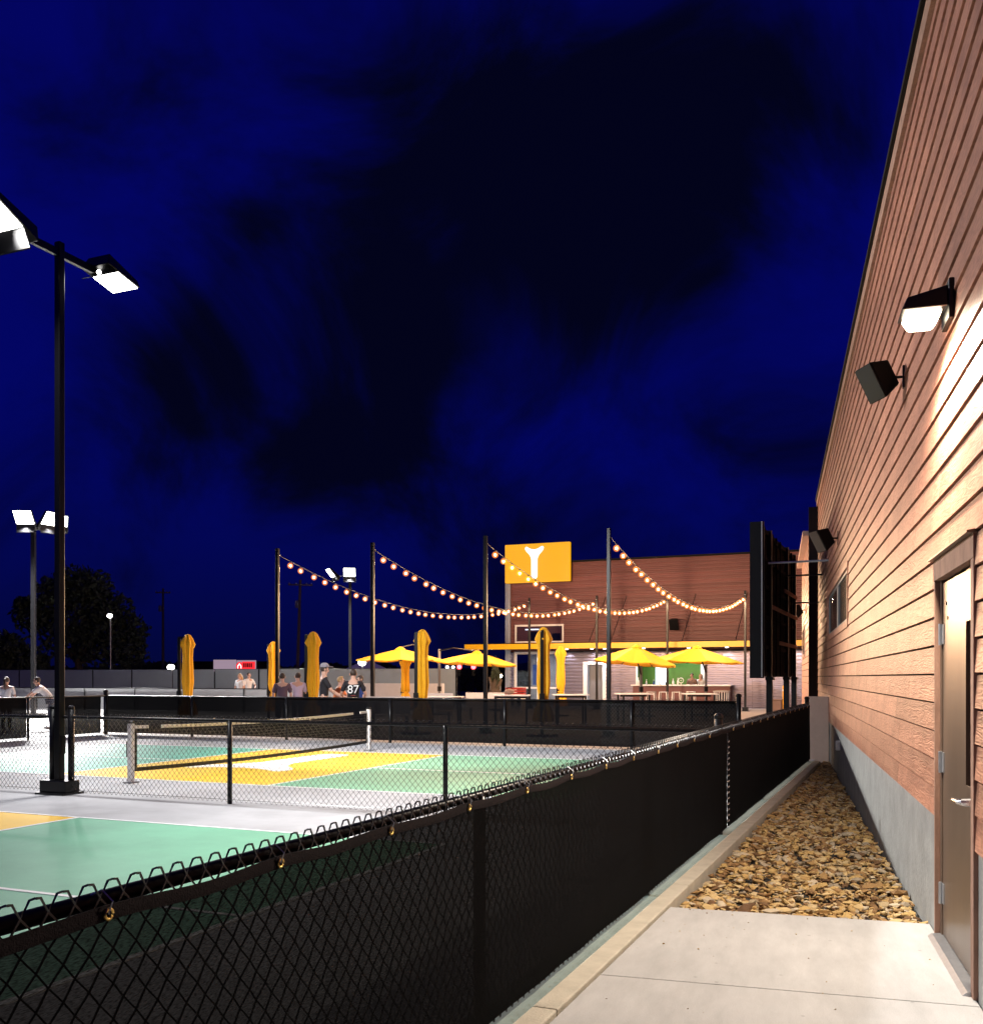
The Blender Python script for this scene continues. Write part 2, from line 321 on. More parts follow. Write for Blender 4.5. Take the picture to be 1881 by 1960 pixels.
# ------------------------------------------------------------------ helpers
class MB:
    def __init__(s): s.v = []; s.f = []
    def box(s, x0, x1, y0, y1, z0, z1):
        i = len(s.v)
        s.v += [(x0, y0, z0), (x1, y0, z0), (x1, y1, z0), (x0, y1, z0), (x0, y0, z1), (x1, y0, z1), (x1, y1, z1), (x0, y1, z1)]
        s.f += [tuple(i + k for k in q) for q in ((0, 3, 2, 1), (4, 5, 6, 7), (0, 1, 5, 4), (1, 2, 6, 5), (2, 3, 7, 6), (3, 0, 4, 7))]
        return s
    def hexa(s, lo, hi):                      # two quads (bottom and top, counter-clockwise from above)
        i = len(s.v); s.v += [tuple(p) for p in lo] + [tuple(p) for p in hi]
        s.f += [tuple(i + k for k in q) for q in ((0, 3, 2, 1), (4, 5, 6, 7), (0, 1, 5, 4), (1, 2, 6, 5), (2, 3, 7, 6), (3, 0, 4, 7))]
        return s
    def prism(s, poly, z0, z1):
        i = len(s.v); n = len(poly)
        s.v += [(p[0], p[1], z0) for p in poly] + [(p[0], p[1], z1) for p in poly]
        s.f.append(tuple(i + k for k in reversed(range(n)))); s.f.append(tuple(i + n + k for k in range(n)))
        for k in range(n): s.f.append((i + k, i + (k + 1) % n, i + n + (k + 1) % n, i + n + k))
        return s
    def prism_y(s, poly, y0, y1):             # poly in x,z
        i = len(s.v); n = len(poly)
        s.v += [(p[0], y0, p[1]) for p in poly] + [(p[0], y1, p[1]) for p in poly]
        s.f.append(tuple(i + k for k in range(n))); s.f.append(tuple(i + n + k for k in reversed(range(n))))
        for k in range(n): s.f.append((i + (k + 1) % n, i + k, i + n + k, i + n + (k + 1) % n))
        return s
    def tube(s, pts, r, n=6, closed=False, r2=None):
        pts = [Vector(p) for p in pts]; m = len(pts); base = len(s.v)
        for k, p in enumerate(pts):
            if closed: d = pts[(k + 1) % m] - pts[k - 1]
            else: d = pts[min(k + 1, m - 1)] - pts[max(k - 1, 0)]
            d.normalize()
            up = Vector((0, 0, 1)) if abs(d.z) < 0.9 else Vector((1, 0, 0))
            u = d.cross(up).normalized(); w = u.cross(d)
            rr = r if r2 is None else r + (r2 - r) * k / (m - 1)
            if isinstance(r, (list, tuple)): rr = r[k]
            for j in range(n):
                t = 2 * PI * j / n
                s.v.append(tuple(p + (u * math.cos(t) + w * math.sin(t)) * rr))
        for k in range(m if closed else m - 1):
            a = base + k * n; b = base + ((k + 1) % m) * n
            for j in range(n): s.f.append((a + j, a + (j + 1) % n, b + (j + 1) % n, b + j))
        if not closed:
            s.f.append(tuple(base + j for j in reversed(range(n)))); s.f.append(tuple(base + (m - 1) * n + j for j in range(n)))
        return s
    def lathe(s, prof, n=12, cx=0, cy=0, fold=0.0, folds=0, tw=0.0):     # prof: (r, z)
        base = len(s.v); m = len(prof)
        for k, (r, z) in enumerate(prof):
            for j in range(n):
                t = 2 * PI * j / n
                q = r * (1 + fold * math.cos(folds * t + tw * k)) if folds else r
                s.v.append((cx + q * math.cos(t), cy + q * math.sin(t), z))
        for k in range(m - 1):
            a = base + k * n; b = a + n
            for j in range(n): s.f.append((a + j, a + (j + 1) % n, b + (j + 1) % n, b + j))
        s.f.append(tuple(base + j for j in reversed(range(n)))); s.f.append(tuple(base + (m - 1) * n + j for j in range(n)))
        return s
    def ball(s, c, r, n=10, m=6):
        c = Vector(c); rx, ry, rz = r if isinstance(r, (tuple, list)) else (r, r, r)
        base = len(s.v)
        for k in range(1, m):
            t = PI * k / m
            for j in range(n):
                u = 2 * PI * j / n
                s.v.append((c.x + rx * math.sin(t) * math.cos(u), c.y + ry * math.sin(t) * math.sin(u), c.z - rz * math.cos(t)))
        b = len(s.v); s.v += [(c.x, c.y, c.z - rz), (c.x, c.y, c.z + rz)]
        for k in range(m - 2):
            for j in range(n): s.f.append((base + k * n + j, base + k * n + (j + 1) % n, base + (k + 1) * n + (j + 1) % n, base + (k + 1) * n + j))
        for j in range(n):
            s.f.append((b, base + (j + 1) % n, base + j)); q = base + (m - 2) * n
            s.f.append((b + 1, q + j, q + (j + 1) % n))
        return s
    def mesh(s, name, m, smooth=False):
        me = bpy.data.meshes.new(name); me.from_pydata(s.v, [], s.f); me.materials.append(M[m] if isinstance(m, str) else m)
        if smooth: me.polygons.foreach_set('use_smooth', [True] * len(me.polygons))
        me.update(); return me
    def build(s, name, m, parent=None, loc=(0, 0, 0), rz=0.0, smooth=False, bevel=0.0):
        o = bpy.data.objects.new(name, s.mesh(name, m, smooth)); col.objects.link(o)
        o.parent = parent; o.location = loc; o.rotation_euler = (0, 0, rz)
        if bevel:
            b = o.modifiers.new('bevel', 'BEVEL'); b.width = bevel; b.segments = 2; b.limit_method = 'ANGLE'
        return o

def tag(o, label=None, cat=None, group=None, kind=None):
    if label: o['label'] = label
    if cat: o['category'] = cat
    if group: o['group'] = group
    if kind: o['kind'] = kind
    return o
def thing(name, label, cat, loc=(0, 0, 0), rz=0.0, group=None):
    o = bpy.data.objects.new(name, None); col.objects.link(o); o.empty_display_size = 0.2
    o.location = loc; o.rotation_euler = (0, 0, rz)
    return tag(o, label, cat, group)
def copy_tree(o, parent=None):
    c = o.copy(); col.objects.link(c)
    if parent is not None: c.parent = parent
    for ch in list(o.children): copy_tree(ch, c)
    return c
def dup(o, label, loc, rz=None):
    c = copy_tree(o); c.location = loc
    if rz is not None: c.rotation_euler = (0, 0, rz)
    c['label'] = label
    return c
def place(mesh, name, parent, loc, rz=0.0, rot=None):
    o = bpy.data.objects.new(name, mesh); col.objects.link(o); o.parent = parent; o.location = loc; o.rotation_euler = rot or (0, 0, rz)
    return o
def aim(o, d): o.rotation_euler = Vector(d).to_track_quat('-Z', 'Y').to_euler()
def spot(name, parent, loc, d, power, color, size=160, blend=0.8, radius=0.1):
    l = bpy.data.lights.new(name, 'SPOT'); l.energy = power; l.color = color; l.spot_size = R(size); l.spot_blend = blend; l.shadow_soft_size = radius
    o = bpy.data.objects.new(name, l); col.objects.link(o); o.parent = parent; o.location = loc; aim(o, d)
    return o
def local(d, rz):                              # a world direction in the axes of a thing turned by rz
    return Matrix.Rotation(-rz, 3, 'Z') @ Vector(d)

# ------------------------------------------------------------------ ground, slabs, path, kerb
MB().box(-700, 700, -300, 900, -0.6, -0.22).build('ground', 'ground').__setitem__('kind', 'structure')
def struct(name, mb, m, **k): return tag(mb.build(name, m, **k), kind='structure')
struct('court_slab', MB().prism([F(-60, -8)[:2], F(-1.675, -8)[:2], F(-1.675, 21.3)[:2], F(-60, 21.3)[:2]], -0.2, 0.0), 'slab')
struct('patio', MB().prism([F(-60, 21.303)[:2], F(4, 21.303)[:2], F(4, 75)[:2], F(-60, 75)[:2]], -0.2, 0.003), 'patio')
kerb_root = tag(bpy.data.objects.new('kerb', None), kind='structure'); col.objects.link(kerb_root)
kerb_root.rotation_euler = (0, 0, RC)
b0 = -4.0
for b1 in (1.4, 4.45, 7.5, 10.55, 13.6, 16.65, 19.55):
    MB().box(-1.672, -1.545, b0, b1 - 0.006, -0.2, 0.014).build('kerb_stone', 'kerb', kerb_root, bevel=0.008); b0 = b1
# path slabs: squared to the wall, cut by the kerb
def kerb_x(t):      # outward offset from the wall of the kerb's edge at distance t along the wall
    p = Wp(t); k = -1.531
    a = p.dot(E1)
    return (a - k) / (-(WN.dot(E1)))
path_root = tag(bpy.data.objects.new('footpath', None), kind='structure'); col.objects.link(path_root)
path_root.location = WO; path_root.rotation_euler = (0, 0, RW)
TG = 6.93 - WO.x * WD.x
t0 = -4.0
for t1 in (TG - 5.04, TG - 3.36, TG - 1.68, TG):
    MB().prism([(t0, 0.012), (t1 - 0.007, 0.012), (t1 - 0.007, kerb_x(t1 - 0.007)), (t0, kerb_x(t0))], -0.2, 0.0).build('paving_slab', 'path', path_root, bevel=0.006)
    t0 = t1
tag(MB().box(-1.90, -1.6735, -8, 19.55, 0.0, 0.005).build('court_edge_strip', mat('worn_green_edge', (0.13, 0.17, 0.15), 0.8, var=0.2, vscale=5), None, (0, 0, 0), RC), kind='structure')
# stones between path and building
TE = T(18.9)
bed = tag(bpy.data.objects.new('stone_bed', None), kind='structure'); col.objects.link(bed)
bed.location = WO; bed.rotation_euler = (0, 0, RW)
MB().prism([(TG, 0.0), (TE, 0.0), (TE, kerb_x(TE)), (TG, kerb_x(TG))], -0.2, -0.10).build('soil', 'ground', bed)
def stone_mesh(k):
    rr = random.Random(100 + k); bm = bmesh.new(); bmesh.ops.create_icosphere(bm, subdivisions=2, radius=1.0)
    sx, sy, sz = rr.uniform(0.8, 1.25), rr.uniform(0.6, 0.9), rr.uniform(0.36, 0.55); o = Vector((k * 5.1, 0, 0))
    for v in bm.verts:
        d = 1 + 0.34 * mnoise.noise(v.co * 1.1 + o) + 0.12 * mnoise.noise(v.co * 2.6 + o)
        v.co = Vector((v.co.x * sx * d, v.co.y * sy * d, v.co.z * sz * d))
    bmesh.ops.triangulate(bm, faces=bm.faces)
    if True:
        bmesh.ops.dissolve_degenerate(bm, dist=0.001, edges=bm.edges)
    me = bpy.data.meshes.new('stone'); bm.to_mesh(me); bm.free(); me.materials.append(M['stone'])
    me.polygons.foreach_set('use_smooth', [True] * len(me.polygons)); return me
def stone_low(k):
    rr = random.Random(300 + k); bm = bmesh.new(); bmesh.ops.create_icosphere(bm, subdivisions=1, radius=1.0)
    sx, sy, sz = rr.uniform(0.9, 1.45), rr.uniform(0.55, 0.9), rr.uniform(0.30, 0.55); o = Vector((k * 3.7, 9, 0))
    for v in bm.verts:
        d = 1 + 0.62 * mnoise.noise(v.co * 1.3 + o)
        v.co = Vector((v.co.x * sx * d, v.co.y * sy * d, v.co.z * sz * d))
    me = bpy.data.meshes.new('stone'); bm.to_mesh(me); bm.free(); me.materials.append(M['stone'])
    return me
smesh = [stone_low(k) for k in range(16)]
for q, me in enumerate(smesh): me.polygons.foreach_set('use_smooth', [q % 3 == 0] * len(me.polygons))
rg = random.Random(5)
cand = []
for k in range(8200):
    t = TG + 0.03 + (TE - TG - 0.06) * rg.random() ** 1.25
    w = kerb_x(t)
    y = rg.uniform(0.03, max(0.06, w - 0.03))
    r = 0.017 + 0.034 * rg.random() ** 2.2
    if rg.random() < 0.03: r = rg.uniform(0.05, 0.075)
    z = -0.078 + 0.05 * rg.random()
    cand.append((t, y, z, r, rg.randrange(16), rg.uniform(0, 6.28), rg.uniform(-0.5, 0.5), rg.uniform(-0.4, 0.4)))
cand.sort(key=lambda c: -(c[3] / (c[0] + 1.0)) * (1.0 if c[2] > -0.075 else 0.4))
sv, sf = [], []
for i, (t, y, z, r, k, rz, rx, ry) in enumerate(cand):
    y = max(r * 1.05, min(y, kerb_x(t) - r * 1.05)); t = max(t, TG + r * 1.1)
    if i < 300:
        o = place(smesh[k], 'stone', bed, (t, y, z), rot=(rx, ry, rz)); o.scale = (r, r, r)
    else:
        mt = Matrix.LocRotScale(Vector((t, y, z)), Euler((rx, ry, rz)), Vector((r, r, r))); b = len(sv); me = smesh[k]
        sv += [tuple(mt @ v.co) for v in me.vertices]; sf += [tuple(b + j for j in p.vertices) for p in me.polygons]
me = bpy.data.meshes.new('stones'); me.from_pydata(sv, [], sf); me.materials.append(M['stone']); 
tag(place(me, 'stones', bed, (0, 0, 0)), kind='stuff')

gv, gf = [], []
for q in range(45):
    t = TG - 0.02 - 2.6 * rg.random() ** 2; y = rg.uniform(0.05, kerb_x(t) + 0.1); r = rg.uniform(0.0025, 0.008); b = len(gv); me = smesh[q % 16]
    mt = Matrix.LocRotScale(Vector((t, y, 0.001 + r * .3)), Euler((0, 0, q)), Vector((r, r, r)))
    gv += [tuple(mt @ v.co) for v in me.vertices]; gf += [tuple(b + j for j in p.vertices) for p in me.polygons]
me = bpy.data.meshes.new('grit'); me.from_pydata(gv, [], gf); me.materials.append(M['stone']); tag(place(me, 'grit', path_root, (0, 0, 0)), kind='stuff')

# ------------------------------------------------------------------ courts
HALF = [(0, 0), (35, 0), (56, 22), (64, 60), (65, 400), (78, 450), (110, 505), (175, 570), (200, 610), (205, 640), (190, 668), (165, 668), (120, 640), (70, 618), (0, 606)]
def emblem(scale, gap=2.0):
    r = [(gap * scale if x == 0 else x * scale, y * scale) for x, y in HALF]
    l = [(-x, y) for x, y in reversed(r)]
    return r, l
def court(bs, m_left, m_right, label_):
    root = tag(bpy.data.objects.new(label_, None), kind='structure'); col.objects.link(root)
    root.rotation_euler = (0, 0, RC)
    a0, a1 = -17.5, -4.1; k0, k1 = -12.93, -8.67; b0, b1 = bs, bs + 6.1; mid = (b0 + b1) / 2; w = 0.05
    MB().box(a0, k0, b0, b1, 0.0, 0.004).build('service_box', m_left, root)
    MB().box(k1, a1, b0, b1, 0.0, 0.004).build('service_box', m_right, root)
    MB().box(k0, k1, b0, b1, 0.0, 0.004).build('kitchen', 'yellowp', root)
    for x0, x1, y0, y1 in ((a0, a1, b0 - w, b0), (a0, a1, b1, b1 + w), (a0 - w, a0, b0 - w, b1 + w), (a1, a1 + w, b0 - w, b1 + w)):
        MB().box(x0, x1, y0, y1, 0.0, 0.0085).build('court_line', 'line', root)
    for x0, x1, y0, y1 in ((k0 - w / 2, k0 + w / 2, b0, b1), (k1 - w / 2, k1 + w / 2, b0, b1), (a0, k0 - w / 2, mid - w / 2, mid + w / 2), (k1 + w / 2, a1, mid - w / 2, mid + w / 2)):
        MB().box(x0, x1, y0, y1, 0.004, 0.0085).build('court_line', 'line', root)
    r, l = emblem(0.0053)
    eo = MB().prism(r, 0.004, 0.0088).prism(l, 0.004, 0.0088).build('painted_emblem', 'line', root)
    eo.location = (-10.8, mid + 2.35, 0); eo.rotation_euler = (0, 0, PI)
    return root
court(12.05, 'teal', 'green', 'pickleball_court')
court(2.34, 'green', 'green', 'pickleball_court')

def net(b0, b1, label):
    t = thing('pickleball_net', label, 'net', F(-10.8, (b0 + b1) / 2), RC + PI / 2)   # local x along E2
    h = (b1 - b0) / 2
    for sx in (-1, 1):
        p = MB().box(sx * h - 0.04, sx * h + 0.04, -0.04, 0.04, 0, 0.90).build('post', 'white', t, bevel=0.01)
        MB().lathe([(0.055, 0.90), (0.06, 0.92), (0.035, 0.945)], 10, sx * h, 0).build('cap', 'black', p)
        MB().box(sx * h - 0.09, sx * h + 0.09, -0.08, 0.08, 0.003, 0.02).build('base_plate', 'grey', p)
    MB().box(-h + 0.05, -h + 0.1, 0.05, 0.14, 0.38, 0.62).build('winch', 'black', t)
    def sag(x): return 0.87 - 0.055 * (1 - (x / h) ** 2)
    xs = [-h + 0.08 + (2 * h - 0.16) * k / 24 for k in range(25)]
    tp = [MB(), MB(), MB()]; bt = MB()
    for k in range(24):
        if k in (1, 22): continue
        x0, x1 = xs[k], xs[k + 1]; z0, z1 = sag(x0), sag(x1)
        tp[0 if k < 1 else 1 if k < 22 else 2].hexa([(x0, -.008, z0 - .05), (x1, -.008, z1 - .05), (x1, .008, z1 - .05), (x0, .008, z0 - .05)], [(x0, -.008, z0), (x1, -.008, z1), (x1, .008, z1), (x0, .008, z0)])
    for k in range(24):
        x0, x1 = xs[k], xs[k + 1]; q0, q1 = [0.20 - 0.05 * (1 - (x / h) ** 2) for x in (x0, x1)]
        bt.hexa([(x0, -.006, q0 - .03), (x1, -.006, q1 - .03), (x1, .006, q1 - .03), (x0, .006, q0 - .03)], [(x0, -.006, q0 + .03), (x1, -.006, q1 + .03), (x1, .006, q1 + .03), (x0, .006, q0 + .03)])
    for q in tp: q.build('top_tape', 'white', t)
    bt.build('bottom_tape', 'black', t)
    sd = MB()
    for sx in (-1, 1): sd.box(sx * (h - 0.1) - 0.02, sx * (h - 0.1) + 0.02, -0.007, 0.007, 0.18, 0.85)
    sd.build('side_tape', 'black', t)
    ms = MB(); n = int((2 * h - 0.2) / 0.045)
    for k in range(n + 1):
        x = -h + 0.1 + (2 * h - 0.2) * k / n; ms.tube([(x, 0, 0.17), (x, 0, sag(x) - 0.04)], 0.0013, 3)
    for j in range(11):
        f = j / 11
        ms.tube([(x, 0, 0.2 + (sag(x) - 0.24) * f) for x in (-h + .1, -h / 2, 0, h / 2, h - .1)], 0.0013, 3)
    tag(ms.build('net_mesh', 'wire', t), kind='stuff')
net(11.55, 18.65, 'white taped net across the far court with the white posts')

# ------------------------------------------------------------------ chain link fences
def link_fabric(x0, x1, z0, z1, w=0.075, r=0.0036, dz=0.042):
    mb = MB(); J = int(round((z1 - z0) / dz)); dz = (z1 - z0) / J; n = int((x1 - x0) / (w / 2))
    for k in range(n):
        pts = []
        for j in range(J + 1):
            pts.append((x0 + (k + ((j + k) % 2)) * w / 2, 0.0025 * (1 if j % 2 else -1), z0 + j * dz))
        if len(pts) > 2:
            a, b = Vector(pts[-2]), Vector(pts[-1]); pts[-1:] = [tuple(a.lerp(b, 0.62) + Vector((0, 0, 0.010))), tuple(b + Vector((0, 0, -0.004)))]
        mb.tube(pts, r, 3)
    return mb
def tz(z): return z
def fence(name, label, loc, rz, length, h, posts, fabric=None, screens=(), group=None, rail=True, screen_m='screen2', postr=0.03, tall=(), side=1, cat='fence', postm='black'):
    t = thing(name, label, cat, loc, rz, group)
    if rail: MB().tube([(0, 0.035 * side, h - 0.025), (length, 0.035 * side, h - 0.025)], 0.021, 8).build('top_rail', postm, t, smooth=True)
    for x in posts:
        hh = h + (0.10 if x in tall else -0.03)
        p = MB().tube([(x, 0.04 * side, 0), (x, 0.04 * side, hh)], postr if x not in tall else postr * 1.4, 8).build('post', postm, t, smooth=True)
        if x in tall: MB().ball((x, 0.04 * side, hh), (postr * 1.7, postr * 1.7, postr * 1.4), 8, 5).build('post_cap', postm, p)
    if fabric:
        for (x0, x1) in fabric: tag(link_fabric(x0, x1, 0.03, h + 0.030).build('chain_link', 'wire', t), kind='stuff')
        MB().tube([(0, 0, 0.06), (length, 0, 0.06)], 0.003, 4).build('tension_wire', 'wire', t)
    for (x0, x1, z0, z1) in screens:
        n = max(2, int((x1 - x0) / 0.3)); mb = MB(); rows = 6
        for i in range(n + 1):
            x = x0 + (x1 - x0) * i / n
            for j in range(rows + 1):
                z = z0 + (z1 - z0) * j / rows
                y = -side * (0.016 + 0.008 * mnoise.noise(Vector((x * 1.7, z * 2.0, loc[0]))))
                mb.v.append((x, y, z))
        for i in range(n):
            for j in range(rows):
                a = i * (rows + 1) + j; mb.f.append((a, a + rows + 1, a + rows + 2, a + 1))
        mb.build('windscreen', screen_m, t, smooth=True)
    return t

# near fence beside the path (local x along E2, local y towards the courts)
B0 = -3.0; LN = 19.5 - B0; RF = RC + PI / 2
NF = F(-1.74, B0)
posts = [k * 3.05 + 0.35 - 0.35 for k in range(8)]
posts = [10.1 - B0 - 3.02 * k for k in range(4, -1, -1)] + [10.1 - B0 + 3.1 * k for k in (1, 2)] + [LN - 0.05]
near = fence('chain_link_fence', 'long low black fence with mesh windscreen beside the concrete path', NF, RF, LN, 1.095, posts, fabric=[(0, LN)], tall=(posts[4], posts[-1]))
# windscreen with slack between its ties, in two lengths
SE = 10.25 - B0
for (x0, x1) in ((0.0, SE), (SE + 0.03, LN - 0.08)):
    n = int((x1 - x0) / 0.06); rows = 14; mb = MB(); hm = MB()
    def top(x): return 1.066 - 0.010 * abs(math.sin(PI * x / 0.68)) ** 1.5 + 0.004 * mnoise.noise(Vector((x * 3, 0, 0)))
    def ofs(x, z): return -(0.020 + 0.010 * mnoise.noise(Vector((x * 1.3, z * 1.6, 3.0))) + 0.004 * mnoise.noise(Vector((x * 5, z * 4, 8.0))))
    for i in range(n + 1):
        x = x0 + (x1 - x0) * i / n
        for j in range(rows + 1):
            z = 0.055 + 0.006 * mnoise.noise(Vector((x * 2, 7, 0))) + (top(x) - 0.055) * j / rows
            mb.v.append((x, ofs(x, z), z))
        for z in (top(x) - 0.034, top(x) + 0.002): hm.v.append((x, ofs(x, z) - 0.004, z))
        for z in (top(x) + 0.002,): hm.v.append((x, ofs(x, z) + 0.003, z))
    for i in range(n):
        for j in range(rows):
            a = i * (rows + 1) + j; mb.f.append((a, a + rows + 1, a + rows + 2, a + 1))
        for j in range(2):
            a = i * 3 + j; hm.f.append((a, a + 3, a + 4, a + 1))
    w = mb.build('windscreen', 'screen', near, smooth=True)
    hm.build('hem', 'hem', w, smooth=True)
    x = x0 + 0.31
    gm = MB().tube([(0.012 * math.cos(k * PI / 6), 0, 0.012 * math.sin(k * PI / 6)) for k in range(12)], 0.0045, 5, closed=True).mesh('grommet', 'brass', True)
    tm = MB().tube([(0, 0, 0.0), (0.003, -0.01, 0.03), (0.0, 0.02, 0.055), (-0.004, 0.05, 0.04)], 0.0025, 4).mesh('tie', 'galv')
    k = 0
    while x < x1 - 0.1:
        ox = x + (0.62 if 0 else 0)
        gx = round(x / 0.68) * 0.68
        if x0 < gx < x1:
            g = place(gm, 'grommet', near, (gx, ofs(gx, 1.05) - 0.008, top(gx) - 0.018))
            place(tm, 'tie', g, (0, 0, 0.0))
        x += 0.68
lc = MB(); rl = random.Random(3)
for k in range(15):
    z = 0.93 - k * 0.058
    lc.tube([(SE - 0.015, -0.034, z), (SE + 0.015, -0.038, z + 0.014), (SE + 0.045, -0.034, z + 0.004)], 0.005, 4)
lc.build('lacing', 'galv', near)
# fence between the two courts (local x along E1)
A0 = -24.0; LM = -1.80 - A0
mid = fence('chain_link_fence', 'open black chain link fence between the two courts, without windscreen', F(A0, 10.1), RC, LM, 1.075,
            [x - A0 for x in (-22.9, -19.9, -16.9, -13.9, -10.87, -10.53, -7.88, -4.87)], fabric=[(0, -10.88 - A0), (-10.52 - A0, LM)], tall=(-10.87 - A0, -10.53 - A0))
# fence behind the far court
LB = -3.3 + 20.6
fence('chain_link_fence', 'black screened fence between the far court and the patio', F(-20.6, 21.1), RC, LB, 1.10,
      [0, 3.0, 6.0, 9.0, 12.0, 15.0, LB], screens=[(0, LB - 0.05, 0.06, 1.08)], fabric=[(LB - 3.0, LB)], tall=(0, LB), side=-1, postr=0.04)
fence('chain_link_fence', 'black screened side fence left of the far court with a see-through bay', F(-20.6, 4.0), RF, 17.0, 1.10,
      [0.1, 3.1, 6.1, 9.1, 12.1, 14.4, 15.5], screens=[(0, 14.4, 0.06, 1.08), (15.5, 16.9, 0.06, 1.08)], fabric=[(14.4, 15.5)], side=-1)
# fences further back
fence('chain_link_fence', 'low pale grey screened fence of the courts behind the patio', F(-52, 36), RC, 31, 1.10, [k * 3.1 for k in range(11)], screens=[(0, 31, 0.05, 1.08)], screen_m='greymesh', side=-1)
fence('chain_link_fence', 'tall grey screened fence along the far side of the grounds', F(-60, 45), RC, 39.0, 2.05, [k * 3.0 for k in range(14)], screens=[(k * 3.0 + 0.05, k * 3.0 + 2.95, 0.05, 2.02) for k in range(13)], screen_m='greyscreen', side=1, postr=0.04)
tag(MB().box(0, 4.4, 0, 0.2, 0, 1.28).build('low_wall', 'offwhite', None, F(-25.2, 43.0), RC), 'low grey wall on the patio left of the bar building', 'wall')

# ------------------------------------------------------------------ floodlight poles
def head(t, off, rz, size=1.0, tilt=-12, lens='lens_cool'):
    """shoebox floodlight on an arm, tilted outwards; off = where it hangs"""
    h = bpy.data.objects.new('floodlight_head', None); col.objects.link(h); h.parent = t; h.location = off
    h.rotation_euler = (R(tilt) if tilt > 0 else R(tilt), 0, rz)                     # local y points outwards
    s = size
    b = MB().hexa([(-.26 * s, -.30 * s, -.02), (.26 * s, -.30 * s, -.02), (.26 * s, .34 * s, -.02), (-.26 * s, .34 * s, -.02)],
                  [(-.20 * s, -.25 * s, .17 * s), (.20 * s, -.25 * s, .17 * s), (.24 * s, .30 * s, .07 * s), (-.24 * s, .30 * s, .07 * s)])
    b.build('housing', 'black', h, bevel=0.012)
    MB().box(-.23 * s, .23 * s, -.08 * s, .32 * s, -.034, -.021).build('lens', lens, h)
    MB().hexa([(-.24 * s, -.27 * s, -.16 * s), (.24 * s, -.27 * s, -.16 * s), (.24 * s, -.25 * s, -.16 * s), (-.24 * s, -.25 * s, -.16 * s)],
              [(-.24 * s, -.10 * s, -.022), (.24 * s, -.10 * s, -.022), (.24 * s, -.085 * s, -.022), (-.24 * s, -.085 * s, -.022)]).build('glare_shield', 'black', h)
    MB().ball((0, -.2 * s, -.06 * s), 0.035 * s, 8, 5).build('sensor', 'lens_small', h)
    return h
def pole_thing(label, loc, rz, h, w, group):
    t = thing('floodlight_pole', label, 'light pole', loc, rz, group)
    MB().box(-w / 2, w / 2, -w / 2, w / 2, 0.03, h).build('pole', 'black', t, bevel=0.012)
    MB().box(-w * 2.6, w * 2.6, -w * 1.9, w * 1.9, 0.0, 0.03).build('base_plate', 'black', t)
    MB().box(-w * 2.4, w * 2.4, -w * 1.3, w * 1.3, 0.031, 0.19).build('base_cover', 'black', t, bevel=0.01)
    return t
HP = 7.55
main = pole_thing('tall black twin headed floodlight pole standing in the fence between the courts', F(-10.7, 10.1), RC, HP, 0.098, 'court floodlight poles')
MB().box(0.0495, 0.072, -0.04, 0.04, 0.55, 0.80).build('hand_hole_cover', 'black', main)
MB().box(-0.03, 0.03, 0.0495, 0.62, HP - 0.20, HP - 0.10).build('arm', 'black', main)
MB().box(-0.03, 0.03, -0.62, -0.0495, HP - 0.20, HP - 0.10).build('arm', 'black', main)
h1 = head(main, (0, 0.92, HP - 0.12), 0.0)
h2 = head(main, (0, -0.92, HP - 0.12), PI, 1.15, 26)
wd = local(Vector((9.6, -3.0, -6.6)), RC)
spot('flood_lamp', main, (0, 0.95, HP - 0.30), (0.25, 0.7, -1), P_FLOOD * 4.0, COOL, 150, 1.0, 0.18)
spot('flood_lamp', main, (0, 1.05, HP - 0.30), (0.15, 1.35, -1), P_FLOOD * 7.5, COOL, 66, 0.7, 0.18)
spot('flood_lamp', main, (0, -0.95, HP - 0.30), (0.25, -0.55, -1), P_FLOOD, COOL, 165, 1.0, 0.18)
spot('flood_lamp', main, (0, -1.0, HP - 0.31), wd, P_THROW, COOL, 84, 1.0, 0.22)
def far_pole(label, pos, hh, dirs, power):
    t = pole_thing(label, pos, 0.0, hh, 0.16, 'court floodlight poles')
    for (dx, dy) in dirs:
        d = Vector((dx, dy, 0)); ln = d.length; a = math.atan2(dy, dx) - PI / 2
        MB().tube([(0, 0, hh - 0.12), (dx * 0.65, dy * 0.65, hh - 0.12)], 0.035, 6).build('arm', 'galv', t)
        head(t, (dx, dy, hh - 0.1), a, 1.4, 50)
        spot('flood_lamp', t, (dx * 1.02, dy * 1.02, hh - 0.35), (d.x * 0.55, d.y * 0.55, -1), power, COOL, 116, 0.8, 0.2)
    return t
far_pole('floodlight pole left of the dark tree, beyond the far courts', at(64, 38), 7.6, [(0.05, -0.8), (0.85, -0.5)], P_FAR)
far_pole('distant floodlight pole almost hidden behind the near floodlight pole', at(113, 47), 8.9, [(0.35, -0.7)], P_FAR * 0.8)
far_pole('floodlight pole behind the string lights, beyond the man in the cap', at(670, 57.5), 7.6, [(0.08, -0.8), (-0.95, -0.5)], P_FAR)

